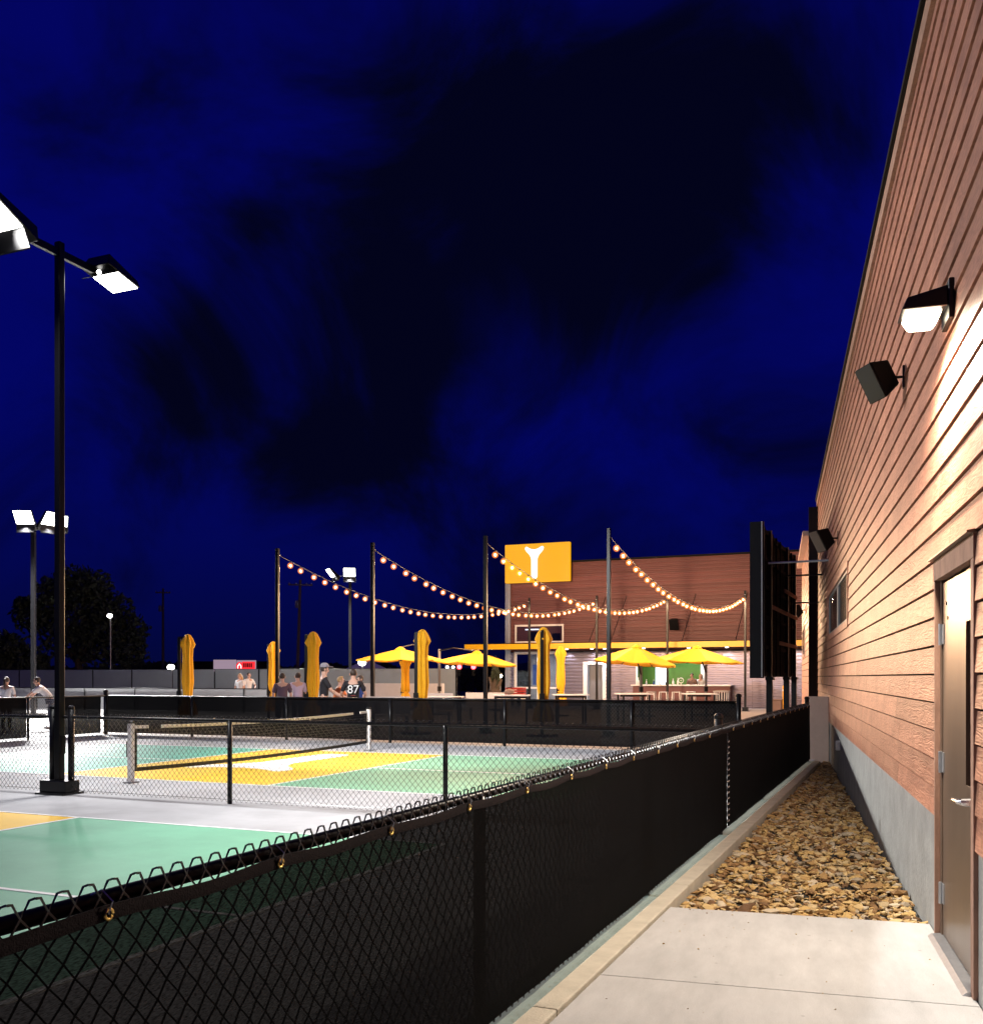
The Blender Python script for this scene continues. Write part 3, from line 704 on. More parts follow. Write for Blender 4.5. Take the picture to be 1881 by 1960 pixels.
# ------------------------------------------------------------------ the building on the right
bld = thing('building', 'brown lap sided building on the right with steel door and strip window', 'building', WO, RW)
ZF, ZT, EX = 0.74, 5.80, 0.1765
LEN = T(24.3); TS = -3.2
D0, D1, DH = T(4.86), T(6.10), 2.22                       # door opening along the wall, with its trim
W0, W1, WZ0, WZ1 = T(13.7), T(19.3), 2.30, 3.22           # strip window opening, with its trim
MB().box(TS, LEN, -6.0, -0.035, 0, ZT).box(TS, D0, -0.034, -0.002, ZF - .02, ZT).box(D1, W0, -0.034, -0.002, ZF - .02, ZT).box(W1, LEN, -0.034, -0.002, ZF - .02, ZT).build('wall_core', 'blackm', bld)  # black core puts the shadow lines between planks into the colour
fd = MB().box(D1 + 0.002, LEN, -0.03, 0.006, -0.2, ZF - 0.015).build('foundation', 'foundation', bld, bevel=0.004)
MB().box(TS, D0 - 0.002, -0.03, 0.006, -0.2, ZF - 0.015).build('foundation', 'foundation', bld)
rp = random.Random(11); nplank = 0
course = 0; z = ZF
while z < ZT - 0.05:
    z1 = min(z + EX - 0.013, ZT)
    ivs = [(TS, LEN)]
    def cut(ivs, c0, c1):
        o = []
        for a, b in ivs:
            if c1 <= a or c0 >= b: o.append((a, b)); continue
            if a < c0: o.append((a, c0))
            if c1 < b: o.append((c1, b))
        return o
    if z < DH - 0.02: ivs = cut(ivs, D0, D1)
    if z + EX > WZ0 + 0.03 and z < WZ1 - 0.03: ivs = cut(ivs, W0, W1)
    for a, b in ivs:
        x = a - rp.uniform(0, 3.0) if b - a > 4 else a
        while x < b:
            xe = min(b, x + 3.66); xs = max(a, x)
            if xe - xs > 0.05:
                ln = xe - xs - 0.004
                mb = MB(); t_ = 0.024; tp = 0.012
                mb.hexa([(0, 0.0, 0), (ln, 0.0, 0), (ln, t_, 0), (0, t_, 0)], [(0, 0.0, z1 - z), (ln, 0.0, z1 - z), (ln, tp, z1 - z), (0, tp, z1 - z)])
                mb.build('plank', 'siding', bld, (xs, 0.0, z)); nplank += 1
            x = x + 3.66
    z += EX; course += 1
MB().box(TS, LEN, 0.001, 0.045, ZT, ZT + 0.14).build('eave_trim', 'trimw', bld)
MB().box(TS, LEN + 0.02, -0.3, 0.075, ZT + 0.141, ZT + 0.19).build('roof_edge', 'blackm', bld)
# strip window
wn = MB()
for (x0, x1, z0, z1) in ((W0, W1, WZ1 - 0.07, WZ1), (W0, W1, WZ0, WZ0 + 0.10), (W0, W0 + 0.10, WZ0 + 0.1, WZ1 - 0.07), (W1 - 0.10, W1, WZ0 + 0.1, WZ1 - 0.07)):
    wn.box(x0, x1, -0.03, 0.034, z0, z1)
win = wn.build('window', 'siding', bld)
fr = MB(); ix0, ix1, iz0, iz1 = W0 + 0.102, W1 - 0.102, WZ0 + 0.102, WZ1 - 0.072
fr.box(ix0, ix1, -0.032, 0.005, iz0, iz0 + 0.04).box(ix0, ix1, -0.032, 0.005, iz1 - 0.04, iz1)
for x in (ix0, (ix0 + ix1) / 2 - 0.3, ix1 - 0.06): fr.box(x, x + 0.06 + (0.3 if ix0 < x < ix1 - 0.07 else 0), -0.0315, 0.006, iz0 + 0.0405, iz1 - 0.0405)
fr.build('window_frame', 'blind', win)
MB().box(ix0, ix1, -0.034, -0.018, iz0, iz1).build('pane', 'dark_glass', win)
# door
leaf = MB()
vx0, vx1, vz0, vz1 = D0 + 0.22, D0 + 0.40, 1.02, 1.90
dx0, dx1 = D0 + 0.115, D1 - 0.085
for q in ((dx0, vx0, 0.03, 2.17), (vx1, dx1, 0.03, 2.17), (vx0, vx1, 0.03, vz0), (vx0, vx1, vz1, 2.17)): leaf.box(q[0], q[1], -0.033, -0.012, q[2], q[3])
dr = leaf.build('door', 'doorm', bld)
fr = MB()
fr.box(D0, D0 + 0.075, -0.033, 0.028, 0.0, 2.19).box(D1 - 0.032, D1, -0.033, 0.026, 0.0, 2.19).box(D0 - 0.005, D1 + 0.005, -0.033, 0.030, 2.192, 2.315)
fr.build('door_trim', 'trimw', dr)
MB().box(D0 + 0.0755, D0 + 0.113, -0.0335, -0.004, 0.0, 2.19).box(D1 - 0.083, D1 - 0.0325, -0.0335, -0.004, 0.0, 2.19).build('door_frame', 'doorm', dr)
MB().hexa([(D0 - 0.02, 0, 2.316), (D1 + 0.02, 0, 2.316), (D1 + 0.02, 0.062, 2.316), (D0 - 0.02, 0.062, 2.316)], [(D0 - 0.02, 0, 2.338), (D1 + 0.02, 0, 2.338), (D1 + 0.02, 0.062, 2.326), (D0 - 0.02, 0.062, 2.326)]).build('drip_cap', 'doorm', dr)
vp = MB()
for q in ((vx0 - 0.025, vx0 + 0.004, vz0 - 0.025, vz1 + 0.025), (vx1 - 0.004, vx1 + 0.025, vz0 - 0.025, vz1 + 0.025), (vx0, vx1, vz0 - 0.025, vz0 + 0.004), (vx0, vx1, vz1 - 0.004, vz1 + 0.025)): vp.box(q[0], q[1], -0.013, -0.004, q[2], q[3])
vp.build('vision_frame', 'doorm', dr)
MB().box(vx0, vx1, -0.030, -0.026, vz0, vz1).build('pane', 'dark_glass', dr)
for z in (0.28, 1.08, 1.86):
    hb = MB().box(dx1 - 0.055, dx1 + 0.045, -0.012, -0.006, z - 0.06, z + 0.06); hb.tube([(dx1 + 0.004, 0.002, z - 0.065), (dx1 + 0.004, 0.002, z + 0.065)], 0.011, 8)
    hb.build('hinge', 'galv', dr, smooth=False)
hx = dx0 + 0.07
MB().box(hx - 0.032, hx + 0.032, -0.012, 0.002, 0.86, 1.08).build('escutcheon', 'chrome', dr, bevel=0.004)
hd = MB(); hd.tube([(hx, 0, 0.955), (hx, 0.052, 0.955), (hx + 0.02, 0.062, 0.955), (hx + 0.155, 0.066, 0.950)], [0.022, 0.018, 0.015, 0.013], 8)
hd.build('handle', 'chrome', dr, smooth=False)
MB().hexa([(D0 + .06, -.03, .0), (D1 - .04, -.03, .0), (D1 - .04, .07, .0), (D0 + .06, .07, .0)], [(D0 + .06, -.03, .026), (D1 - .04, -.03, .026), (D1 - .04, .045, .020), (D0 + .06, .045, .020)]).build('threshold', 'galv', dr)
for z, o in ((2.04, 0.14), (1.95, 0.19)): MB().tube([(dx1 - o, -0.013, z), (dx1 - o, -0.008, z)], 0.011, 8).build('screw', 'blackm', dr)
# end wall that closes the gap between fence and building
tag(MB().box(T(18.95), T(19.25), 0.02, 0.44, -0.2, 1.22).build('end_wall', 'stucco', None, WO, RW, bevel=0.01), 'short tan rendered wall between the fence end and the building', 'wall')
jb = thing('outlet_box', 'small white outlet box low on the foundation of the brown building', 'outlet', Wp(T(15.7), 0.006, 0.43), RW)
MB().box(-0.07, 0.07, 0, 0.07, 0, 0.15).build('cover', 'white', jb, bevel=0.008)
MB().box(-0.02, 0.02, 0.0705, 0.076, 0.02, 0.05).build('latch', 'grey', jb)

# wall lamp above the door
LT, LZ = T(5.55), 3.68
lamp = thing('wall_lamp', 'lit wall lamp high on the brown siding above the steel door', 'wall light', Wp(LT, 0.02, LZ), RW)
MB().box(-0.13, 0.13, 0, 0.03, -0.09, 0.13).build('back_plate', 'black', lamp, bevel=0.006)
MB().hexa([(-0.125, 0.03, -0.02), (0.125, 0.03, -0.02), (0.125, 0.27, -0.02), (-0.125, 0.27, -0.02)], [(-0.11, 0.03, 0.10), (0.11, 0.03, 0.10), (0.11, 0.24, 0.05), (-0.11, 0.24, 0.05)]).build('hood', 'black', lamp, bevel=0.008)
MB().hexa([(-0.075, 0.09, -0.095), (0.075, 0.09, -0.095), (0.075, 0.22, -0.095), (-0.075, 0.22, -0.095)], [(-0.105, 0.05, -0.021), (0.105, 0.05, -0.021), (0.105, 0.255, -0.021), (-0.105, 0.255, -0.021)]).build('lens', 'lens_warm', lamp, bevel=0.02)
spot('wall_lamp_light', lamp, (0, 0.22, -0.12), (0, 0.15, -1), P_WALL, WARM, 172, 0.6, 0.10)

def speaker(label, loc, rz, s=1.0, yaw=0.0):
    t = thing('loudspeaker', label, 'loudspeaker', loc, rz, 'black outdoor loudspeakers on the walls')
    MB().box(-0.03 * s, 0.03 * s, 0.0, 0.012, -0.11 * s, 0.11 * s).build('wall_plate', 'black', t)
    MB().tube([(0, 0.012, 0), (0, 0.12 * s, 0.0)], 0.014 * s, 6).build('bracket', 'black', t)
    b = bpy.data.objects.new('cabinet', None); col.objects.link(b); b.parent = t; b.location = (0, 0.22 * s, 0); b.rotation_euler = (R(-28), 0, yaw)
    MB().hexa([(-.10 * s, -.10 * s, -.13 * s), (.10 * s, -.10 * s, -.13 * s), (.15 * s, .12 * s, -.19 * s), (-.15 * s, .12 * s, -.19 * s)], [(-.10 * s, -.10 * s, .13 * s), (.10 * s, -.10 * s, .13 * s), (.15 * s, .12 * s, .19 * s), (-.15 * s, .12 * s, .19 * s)]).build('box', 'blackm', b, bevel=0.012)
    MB().hexa([(-.138 * s, .1205 * s, -.178 * s), (.138 * s, .1205 * s, -.178 * s), (.138 * s, .13 * s, -.178 * s), (-.138 * s, .13 * s, -.178 * s)], [(-.138 * s, .1205 * s, .178 * s), (.138 * s, .1205 * s, .178 * s), (.138 * s, .13 * s, .178 * s), (-.138 * s, .13 * s, .178 * s)]).build('grille', 'black', b)
    return t
speaker('black loudspeaker on the brown siding, nearest the lit wall lamp', Wp(T(7.6), 0.02, 3.92), RW, 0.78, R(25))
speaker('black loudspeaker on the brown siding above the strip window', Wp(T(16.0), 0.02, 3.86), RW, 1.0, R(25))

# further wing of the building
c2 = 0.774; SO = Vector((c2, 0, 0))
wing = thing('building', 'far wing of the brown building standing proud of the nearer wall', 'building', SO, RW)
S0, S1 = T(24.35), T(31.7)
MB().box(S0 + 0.02, S1, -5, -0.002, 0, 5.1).build('wall_core', 'blackm', wing)  # black behind the plank gaps too, as painted shadow lines
z = ZF
while z < 5.05:
    z1 = min(z + EX - 0.013, 5.1); x = S0 + 0.02
    while x < S1:
        xe = min(S1, x + 3.66); ln = xe - x - 0.004
        MB().hexa([(0, 0, 0), (ln, 0, 0), (ln, .017, 0), (0, .017, 0)], [(0, 0, z1 - z), (ln, 0, z1 - z), (ln, .004, z1 - z), (0, .004, z1 - z)]).build('plank', 'siding', wing, (x, 0, z)); x = xe
    z += EX
MB().box(S0 + 0.02, S1, -0.0015, 0.012, 0, ZF - 0.01).build('foundation', 'stucco', wing)
MB().box(S0 - 0.02, S0 + 0.015, -0.30, 0.02, 0.0, 5.8).build('shadow_panel', 'black', wing)  # black panel drawn where only the big screen's shadow falls
MB().box(S0 + 0.02, S1 + 0.05, -0.2, 0.16, 5.101, 5.22).build('eave_trim', 'stucco', wing)
wt = MB()
for q in ((T(28.0), T(30.4), 2.18, 2.26), (T(28.0), T(30.4), 3.0, 3.08), (T(28.0), T(28.1), 2.26, 3.0), (T(30.3), T(30.4), 2.26, 3.0)): wt.box(q[0], q[1], 0.0, 0.035, q[2], q[3])
w2 = wt.build('window', 'stucco', wing)
MB().box(T(28.1), T(30.3), 0.018, 0.024, 2.26, 3.0).build('pane', 'dark_glass', w2)
speaker('small black loudspeaker on the far wing beside the big screen frame', Vector((c2, 0, 0)) + WD * T(27.2) + WN * 0.02 + Vector((0, 0, 3.45)), RW, 1.0, R(20))

# ------------------------------------------------------------------ back of the big outdoor screen (local x along E2, local y towards the courts)
SP0, SP1 = Vector((5.20, 19.0, 0)), Vector((7.50, 24.3, 0)); L_S = (SP1 - SP0).length; SD = (SP1 - SP0).normalized(); SN = Vector((-SD.y, SD.x, 0))
scr = thing('outdoor_screen', 'tall black back of a big outdoor screen on posts braced to the building', 'screen', SP0, math.atan2(SD.y, SD.x))
ZB, ZTT = 1.60, 4.58
MB().box(0.0, L_S, 0.07, 0.20, ZB, ZTT).build('back_panel', 'blackm', scr)
MB().box(-0.03, 0.0, -0.06, 0.21, ZB - 0.02, ZTT + 0.02).build('end_trim', 'black', scr)
MB().tube([(-0.04, -0.02, ZB), (-0.04, -0.02, ZTT + 0.02)], 0.014, 6).build('conduit', 'galv', scr)
for x in (1.15, 3.95, 5.45):
    MB().box(x - 0.06, x + 0.06, -0.062, 0.058, 0.0, ZB).box(x - 0.045, x + 0.045, -0.048, 0.045, ZB + 0.001, ZTT).build('post', 'black', scr)
    MB().box(x - 0.12, x + 0.12, -0.09, 0.068, ZB - 0.06, ZB - 0.004).build('bracket', 'black', scr)
for z in (1.66, 2.2, 2.8, 3.4, 3.95, 4.5):
    MB().box(0.05, L_S - 0.05, 0.0, 0.066, z - 0.035, z + 0.035).build('cross_rail', 'blackm', scr)
for x in (0.35, 1.5, 2.1, 2.75, 4.1, 4.8, 5.4):
    MB().box(x - 0.03, x + 0.03, -0.03, -0.002, 1.62, 4.55).build('stud', 'blackm', scr)
for (x, z, l) in ((1.2, 3.02, 4.5), (2.4, 2.32, 3.2), (3.3, 3.52, 2.3)):
    MB().box(x, x + l, -0.058, -0.034, z - 0.03, z + 0.05).build('cable_tray', 'trimw', scr)
def strut(x, z, m):
    p0 = SP0 + SD * x; d = WN.dot(p0 - WO) / WN.dot(SN)
    MB().tube([(x, -0.05, z), (x, -abs(d) + 0.02, z)], 0.022, 6).build('brace', m, scr)
strut(0.6, 3.86, 'galv'); strut(3.3, 3.86, 'black'); strut(5.4, 3.4, 'black')

# ------------------------------------------------------------------ bar building across the patio (local x along E1, local y away)
FB = 51.0
A_L = on_b(975, FB); 
bar = thing('bar_building', 'long dark red clad bar building with corrugated steel below and yellow canopy', 'building', F(A_L, FB), RC)
def lx(px, b=FB): return on_b(px, b) - A_L
WX = lx(1560); ZC = 3.36; ZR = 7.85
MB().box(0, WX, 0.10, 6, 3.0, ZR).box(0, WX, 3.2, 6, 0, 2.999).build('wall_core', 'dplank', bar)
MB().box(-0.05, WX, -0.06, 0.3, ZR + 0.001, ZR + 0.09).build('parapet_cap', 'blackm', bar)
wx0, wx1 = lx(985), lx(1078)
z = ZC + 0.12; up = 0.20
k = 0
while z < ZR - 0.02:
    z1 = min(z + up - 0.012, ZR)
    segs = [(0.0, WX)]
    if z < 4.5: segs = [(0.0, wx0), (wx1, WX)]
    for (xa, xb) in segs:
        # ribbed steel cladding: a lip and two flutes to each course
        h = z1 - z
        prof = [(-0.0, 0), (-0.05, 0.0), (-0.05, 0.35 * h), (-0.02, 0.45 * h), (-0.02, 0.60 * h), (-0.05, 0.70 * h), (-0.05, 0.93 * h), (-0.0, h)]
        mb = MB(); n = len(prof)
        mb.v = [(0, y, zz) for y, zz in prof] + [(xb - xa, y, zz) for y, zz in prof]
        mb.f = [(i, i + n, i + n + 1, i + 1) for i in range(n - 1)] + [tuple(range(n)), tuple(range(2 * n - 1, n - 1, -1))]
        mb.build('plank', 'dplank', bar, (xa, 0.098, z))
    z += up
# upper window
uw = MB()
for q in ((wx0, wx1, 3.50, 3.58), (wx0, wx1, 4.40, 4.50), (wx0, wx0 + 0.08, 3.581, 4.399), (wx1 - 0.08, wx1, 3.581, 4.399)): uw.box(q[0], q[1], 0.02, 0.12, q[2], q[3])
uwo = uw.build('window', 'white', bar)
MB().box(wx0 + 0.08, wx1 - 0.08, 0.06, 0.066, 3.58, 4.40).build('pane', 'glass', uwo)
MB().box(wx0 + 0.08, wx1 - 0.08, 0.102, 0.11, 3.58, 4.40).build('blind', 'interior', uwo)
MB().box(wx0 + 0.75, wx0 + 2.0, 0.09, 0.098, 3.6, 4.12).box(wx1 - 0.7, wx1 - 0.2, 0.09, 0.098, 3.6, 4.0).build('shade', 'blackm', uwo)
MB().box(wx0 + 0.6, wx0 + 1.4, 0.078, 0.086, 4.2, 4.26).build('tube_light', 'tube', uwo)
# lower storey: corrugated sheets between the openings
gx0, gx1 = lx(984), lx(1080); ox0, ox1 = lx(1116), lx(1160); bx0, bx1 = lx(1217), lx(1353)
def corrugated(xa, xb, z0, z1, y=0.0):
    mb = MB(); prof = []; z = z0; p = 0.185
    while z < z1 - 1e-3:
        for f, y_ in ((0, 0), (0.28, 0), (0.42, -0.06), (0.78, -0.06), (0.92, 0)):
            if z + f * p <= z1: prof.append((y_ + y, z + f * p))
        z += p
    n = len(prof)
    mb.v = [(0, a, b) for a, b in prof] + [(xb - xa, a, b) for a, b in prof]
    mb.f = [(i, i + n, i + n + 1, i + 1) for i in range(n - 1)]
    return mb.build('corrugated_panel', 'corr', bar, (xa, 0, 0))
for xa, xb, z0, z1 in ((0.0, gx0, 0, 3.0), (gx1, ox0, 0, 3.0), (ox1, bx0, 0, 3.0), (bx1, lx(1440), 0, 3.0), (lx(1440) + 0.01, WX, 0, 3.0), (ox0, ox1, 2.42, 3.0), (bx0, bx1, 2.45, 3.0)):
    corrugated(xa, xb, z0, z1)
    MB().box(xa + 0.002, xb - 0.002, 0.004, 0.098, z0, z1 - 0.002).build('backing', 'blackm', bar)
MB().box(-0.22, -0.02, -0.1, 0.1, 0, 6.8).build('corner_post', 'galv', bar)
# canopy with yellow edge
K0 = lx(890, FB - 2.5); KY = -2.5
cano = MB().box(K0, WX, KY + 0.02, 0.09, 3.12, 3.30).build('canopy', 'blackm', bar)
MB().box(K0 - 0.02, WX, KY - 0.02, KY + 0.018, 3.07, 3.35).build('fascia', 'yellowm', cano)
MB().box(K0, WX, KY + 0.03, 0.05, 3.302, 3.40).build('canopy_roof', 'blackm', cano)
dl_m = MB().lathe([(0.07, 0.0), (0.09, 0.02), (0.09, 0.03)], 10).mesh('downlight', 'lens_small')
for px in (1040, 1085, 1133, 1157, 1232, 1318, 1391, 1522):
    x = lx(px, FB - 0.4)
    o = place(dl_m, 'downlight', cano, (x, -0.42, 3.085))
    spot('downlight_lamp', cano, (x, -0.42, 3.07), (0, 0.22, -1), P_DOWN, (1.0, 0.93, 0.97), 110, 0.7, 0.05)
for px in (903, 915, 940):
    x = lx(px, FB - 2.0); place(dl_m, 'downlight', cano, (x, -2.0, 3.085))
# shop front left
sf = MB()
for q in ((gx0, gx0 + 0.14, 0, 3.0), (gx1 - 0.14, gx1, 0, 3.0), (gx0 + 0.14, gx1 - 0.14, 2.86, 3.0), (gx0 + 0.14, gx1 - 0.14, 0.95, 1.05), (gx0 + 1.35, gx0 + 1.47, 0, 2.86), (gx0 + 1.62, gx0 + 1.74, 0, 2.86)): sf.box(q[0], q[1], -0.02 if q[0] < gx0 + 0.14 or q[0] > gx1 - 0.2 else -0.012, 0.07, q[2], q[3])
sfo = sf.build('shop_front', 'white', bar)
MB().box(gx0 + .14, gx1 - .14, 0.03, 0.036, 0, 2.86).build('pane', 'glass', sfo)
MB().box(gx0 + 0.5, gx0 + 1.2, 1.6, 1.65, 1.15, 2.3).build('lit_screen', 'blue_screen', sfo)
MB().box(gx0 + 1.9, gx0 + 1.96, 0.3, 0.36, 0.9, 2.7).build('tube_light', 'tube', sfo)
# rooms behind the openings
MB().box(0.1, WX, 3.1, 3.19, 0, 3.0).box(0.1, WX, 0.1, 3.09, 2.96, 2.999).build('room_wall', 'interior', bar)
MB().box(bx0 - 0.6, bx1 + 0.6, 2.2, 2.3, 0, 2.9).build('green_wall', 'green_wall', bar)
MB().box(bx0 + 0.55, bx0 + 1.15, 2.10, 2.19, 1.2, 2.9).build('lit_column', 'tube', bar)
MB().box(bx0 + 3.0, bx0 + 3.25, 2.10, 2.19, 0, 2.9).build('column', 'white', bar)
for x in (gx0 + 1.0, ox0 + 0.5, bx0 + 1.0, bx0 + 2.6):
    MB().box(x - 0.3, x + 0.3, 1.2, 1.5, 2.93, 2.955).build('ceiling_light', 'lens_small', bar)
    l = bpy.data.lights.new('room_lamp', 'AREA'); l.energy = 45; l.size = 0.6; l.color = (0.95, 0.97, 1.0)
    o = bpy.data.objects.new('room_lamp', l); col.objects.link(o); o.parent = bar; o.location = (x, 1.35, 2.92)
# door in the middle
df = MB()
for q in ((ox0, ox0 + 0.20, 0, 2.42), (ox1 - 0.20, ox1, 0, 2.42), (ox0 + 0.2, ox1 - 0.2, 2.28, 2.42)): df.box(q[0], q[1], -0.03, 0.09, q[2], q[3])
dfo = df.build('doorway', 'white', bar)
MB().box(ox0 + 0.2, ox0 + 0.92, 0.4, 0.45, 0.0, 2.28).build('door_leaf', 'grey', dfo)
# serving counter
ct0, ct1 = lx(1211, FB - 0.9), lx(1396, FB - 0.9)
cn = MB().box(ct0, ct1, -0.90, -0.06, 0.0, 1.14).build('counter', 'dplank', bar)
MB().box(ct0 - 0.08, ct1 + 0.08, -1.05, 0.3, 1.142, 1.20).build('counter_top', 'white', cn)
of = MB()
for q in ((bx0, bx0 + 0.07, 1.2, 2.45), (bx1 - 0.07, bx1, 1.2, 2.45), (bx0 + 0.07, bx1 - 0.07, 2.37, 2.45)): of.box(q[0], q[1], -0.07, 0.09, q[2], q[3])
of.build('hatch_frame', 'white', bar)
def fthing(name, label, cat, x, y, z=0.0, group=None, rz=0.0): return thing(name, label, cat, F(A_L + x, FB + y, z), RC + rz, group)
def bottle(label, x, h, r, m):
    t = fthing('bottle', label, 'bottle', x, -0.45, 1.20, 'bottles and cups on the bar counter')
    MB().lathe([(r, 0), (r, h * 0.55), (r * 0.4, h * 0.72), (r * 0.4, h * 0.97)], 8).build('body', m, t, smooth=True)
    MB().lathe([(r * 0.5, h * 0.971), (r * 0.5, h * 1.05)], 8).build('stopper', 'white', t)
for i, (px, h, r, m, lb) in enumerate(((1221, .36, .07, 'white', 'white conical bottle at the left end of the bar counter'), (1237, .26, .05, 'galv', 'steel bottle left of the lit column on the bar counter'), (1251, .24, .05, 'tee_b', 'dark blue bottle under the lit column on the bar counter'),
        (1262, .28, .055, 'white', 'white bottle before the left edge of the green wall'), (1288, .30, .055, 'white', 'white bottle right of the middle string light pole on the counter'), (1297, .34, .05, 'white', 'tallest white bottle before the green wall'), (1276, .2, .08, 'blackm', 'squat black container before the green wall'))):
    bottle(lb, lx(px, FB - 0.45), h, r, m)
fan = fthing('desk_fan', 'small round white fan on the bar counter before the green wall', 'fan', lx(1303, FB - .45), -0.45, 1.20, None)
MB().tube([(0.13 * math.cos(k * PI / 8), 0, 0.22 + 0.13 * math.sin(k * PI / 8)) for k in range(16)], 0.022, 6, closed=True).build('cage', 'white', fan)
MB().box(-0.015, 0.015, -0.01, 0.01, 0, 0.09).ball((0, 0, .22), .035, 8, 5).build('stand', 'white', fan)
speaker('black loudspeaker on the dark red wall above the yellow canopy', F(A_L + lx(1293), FB + 0.05, 4.38), RC + PI, 1.6, 0.0)
# stays from the wall down to the canopy
for i, px in enumerate((1150, 1190, 1322, 1421)):
    x = lx(px); st = MB().tube([(x + 0.25, 0.04, 5.9), (x, -2.2, 3.39)], 0.02, 5).build('canopy_stay', 'black', bar)
# sign on the roof corner
sgx0, sgx1 = on_b(966, 50.6), on_b(1090, 50.6)
sg = thing('sign', 'big backlit yellow sign with a white letter on the corner of the bar building', 'sign', F(sgx0, 50.6, 6.80), RC)
SW = sgx1 - sgx0; SH = 2.12
MB().box(0, SW, 0, 0.25, 0, SH).build('face', 'sign_y', sg, bevel=0.03)
MB().box(-0.02, SW + 0.02, 0.251, 0.33, -0.02, SH + 0.02).build('back', 'blackm', sg)
r_, l_ = emblem(0.00262, 2.5)
ox_ = SW * 0.465
MB().prism_y([(x + ox_, z + 0.20) for x, z in r_], -0.06, -0.002).prism_y([(x + ox_, z + 0.20) for x, z in l_], -0.06, -0.002).build('letter', 'sign_w', sg)
MB().box(0.1, 0.2, 0.331, 0.4, -6.8, 0.6).build('sign_post', 'galv', sg)

# ------------------------------------------------------------------ string light poles and strings
BN, BF_ = 25.7, 46.8
AS = [on_b(x, BN) for x in (531, 713, 929, 1165)]; AF = [on_b(x, BF_) for x in (1013, 1142, 1277, 1426)]
ords = ('first', 'second', 'third', 'fourth')
sp_n = thing('string_light_pole', 'tall near string light pole, first from the left, beside the half hidden parasol', 'pole', F(AS[0], BN), RC, 'poles carrying the string lights')
MB().box(-.052, .052, -.052, .052, 0.02, 5.62).build('pole', 'black', sp_n, bevel=0.01)
MB().box(-.2, .2, -.2, .2, 0.003, 0.02).box(-.13, .13, -.13, .13, 0.021, 0.2).build('base', 'black', sp_n)
MB().tube([(0, 0.052, 5.42), (0, 0.15, 5.42)], 0.015, 6).build('hook', 'galv', sp_n)
dup(sp_n, 'tall near string light pole, second from the left, right of the number 87 shirt', F(AS[1], BN))
dup(sp_n, 'tall near string light pole left of the big yellow sign', F(AS[2], BN))
dup(sp_n, 'tall near string light pole in front of the doorway of the bar', F(AS[3], BN))
for i, lb in enumerate(('far string light pole in front of the shop window under the sign', 'far string light pole just left of the doorway of the bar', 'far string light pole before the bar counter', 'far string light pole left of the big screen frame')):
    dup(sp_n, lb, F(AF[i], BF_), RC + PI)
halo_globe_m = MB().ball((0, 0, 0), 0.098, 14, 9).mesh('bulb', 'globe', True)  # larger than a real bulb, so its glow stands in for the halo
core_m = MB().ball((0, 0, 0), 0.036, 6, 4).mesh('filament', 'bulb')
sock_m = MB().lathe([(0.02, 0.09), (0.022, 0.125), (0.008, 0.13)], 7).mesh('socket', 'black')
rs = random.Random(2)
NB = 31
bulb_light = bpy.data.lights.new('bulb_lamp', 'POINT'); bulb_light.energy = P_BULB; bulb_light.color = (1.0, 0.62, 0.36); bulb_light.shadow_soft_size = 0.04
for i, lb in enumerate(('string of warm bulbs leftmost of the four, starting beside the half hidden parasol', 'string of warm bulbs starting at the pole right of the number 87 shirt', 'string of warm bulbs crossing in front of the yellow sign', 'string of warm bulbs rightmost of the four, ending by the big screen frame')):
    p0 = F(AS[i], BN + 0.15, 5.40); p1 = F(AF[i], BF_ - 0.15, 5.40); sagd = (1.16, 1.18, 1.15, 1.17)[i]
    t = thing('string_lights', lb, 'string lights', p0, math.atan2((p1 - p0).y, (p1 - p0).x), 'strings of warm bulbs over the patio')
    ln = (p1 - p0).length
    def cz(x): f = x / ln; return -4 * sagd * f * (1 - f)
    MB().tube([(ln * k / 40, 0, cz(ln * k / 40)) for k in range(41)], 0.012, 5).build('cable', 'blackm', t)
    for k in range(NB):
        x = ln * (k + 0.75) / (NB + 0.5) + rs.uniform(-0.06, 0.06)
        b = place(halo_globe_m, 'bulb', t, (x, rs.uniform(-.015, .015), cz(x) - 0.13), rot=(rs.uniform(-.15, .15), 0, 0))
        place(core_m, 'filament', b, (0, 0, 0)); bl_ = bpy.data.objects.new('bulb_lamp', bulb_light); col.objects.link(bl_); bl_.parent = t; bl_.location = (x, 0, cz(x) - 0.215)
        place(sock_m, 'socket', b, (0, 0, 0))

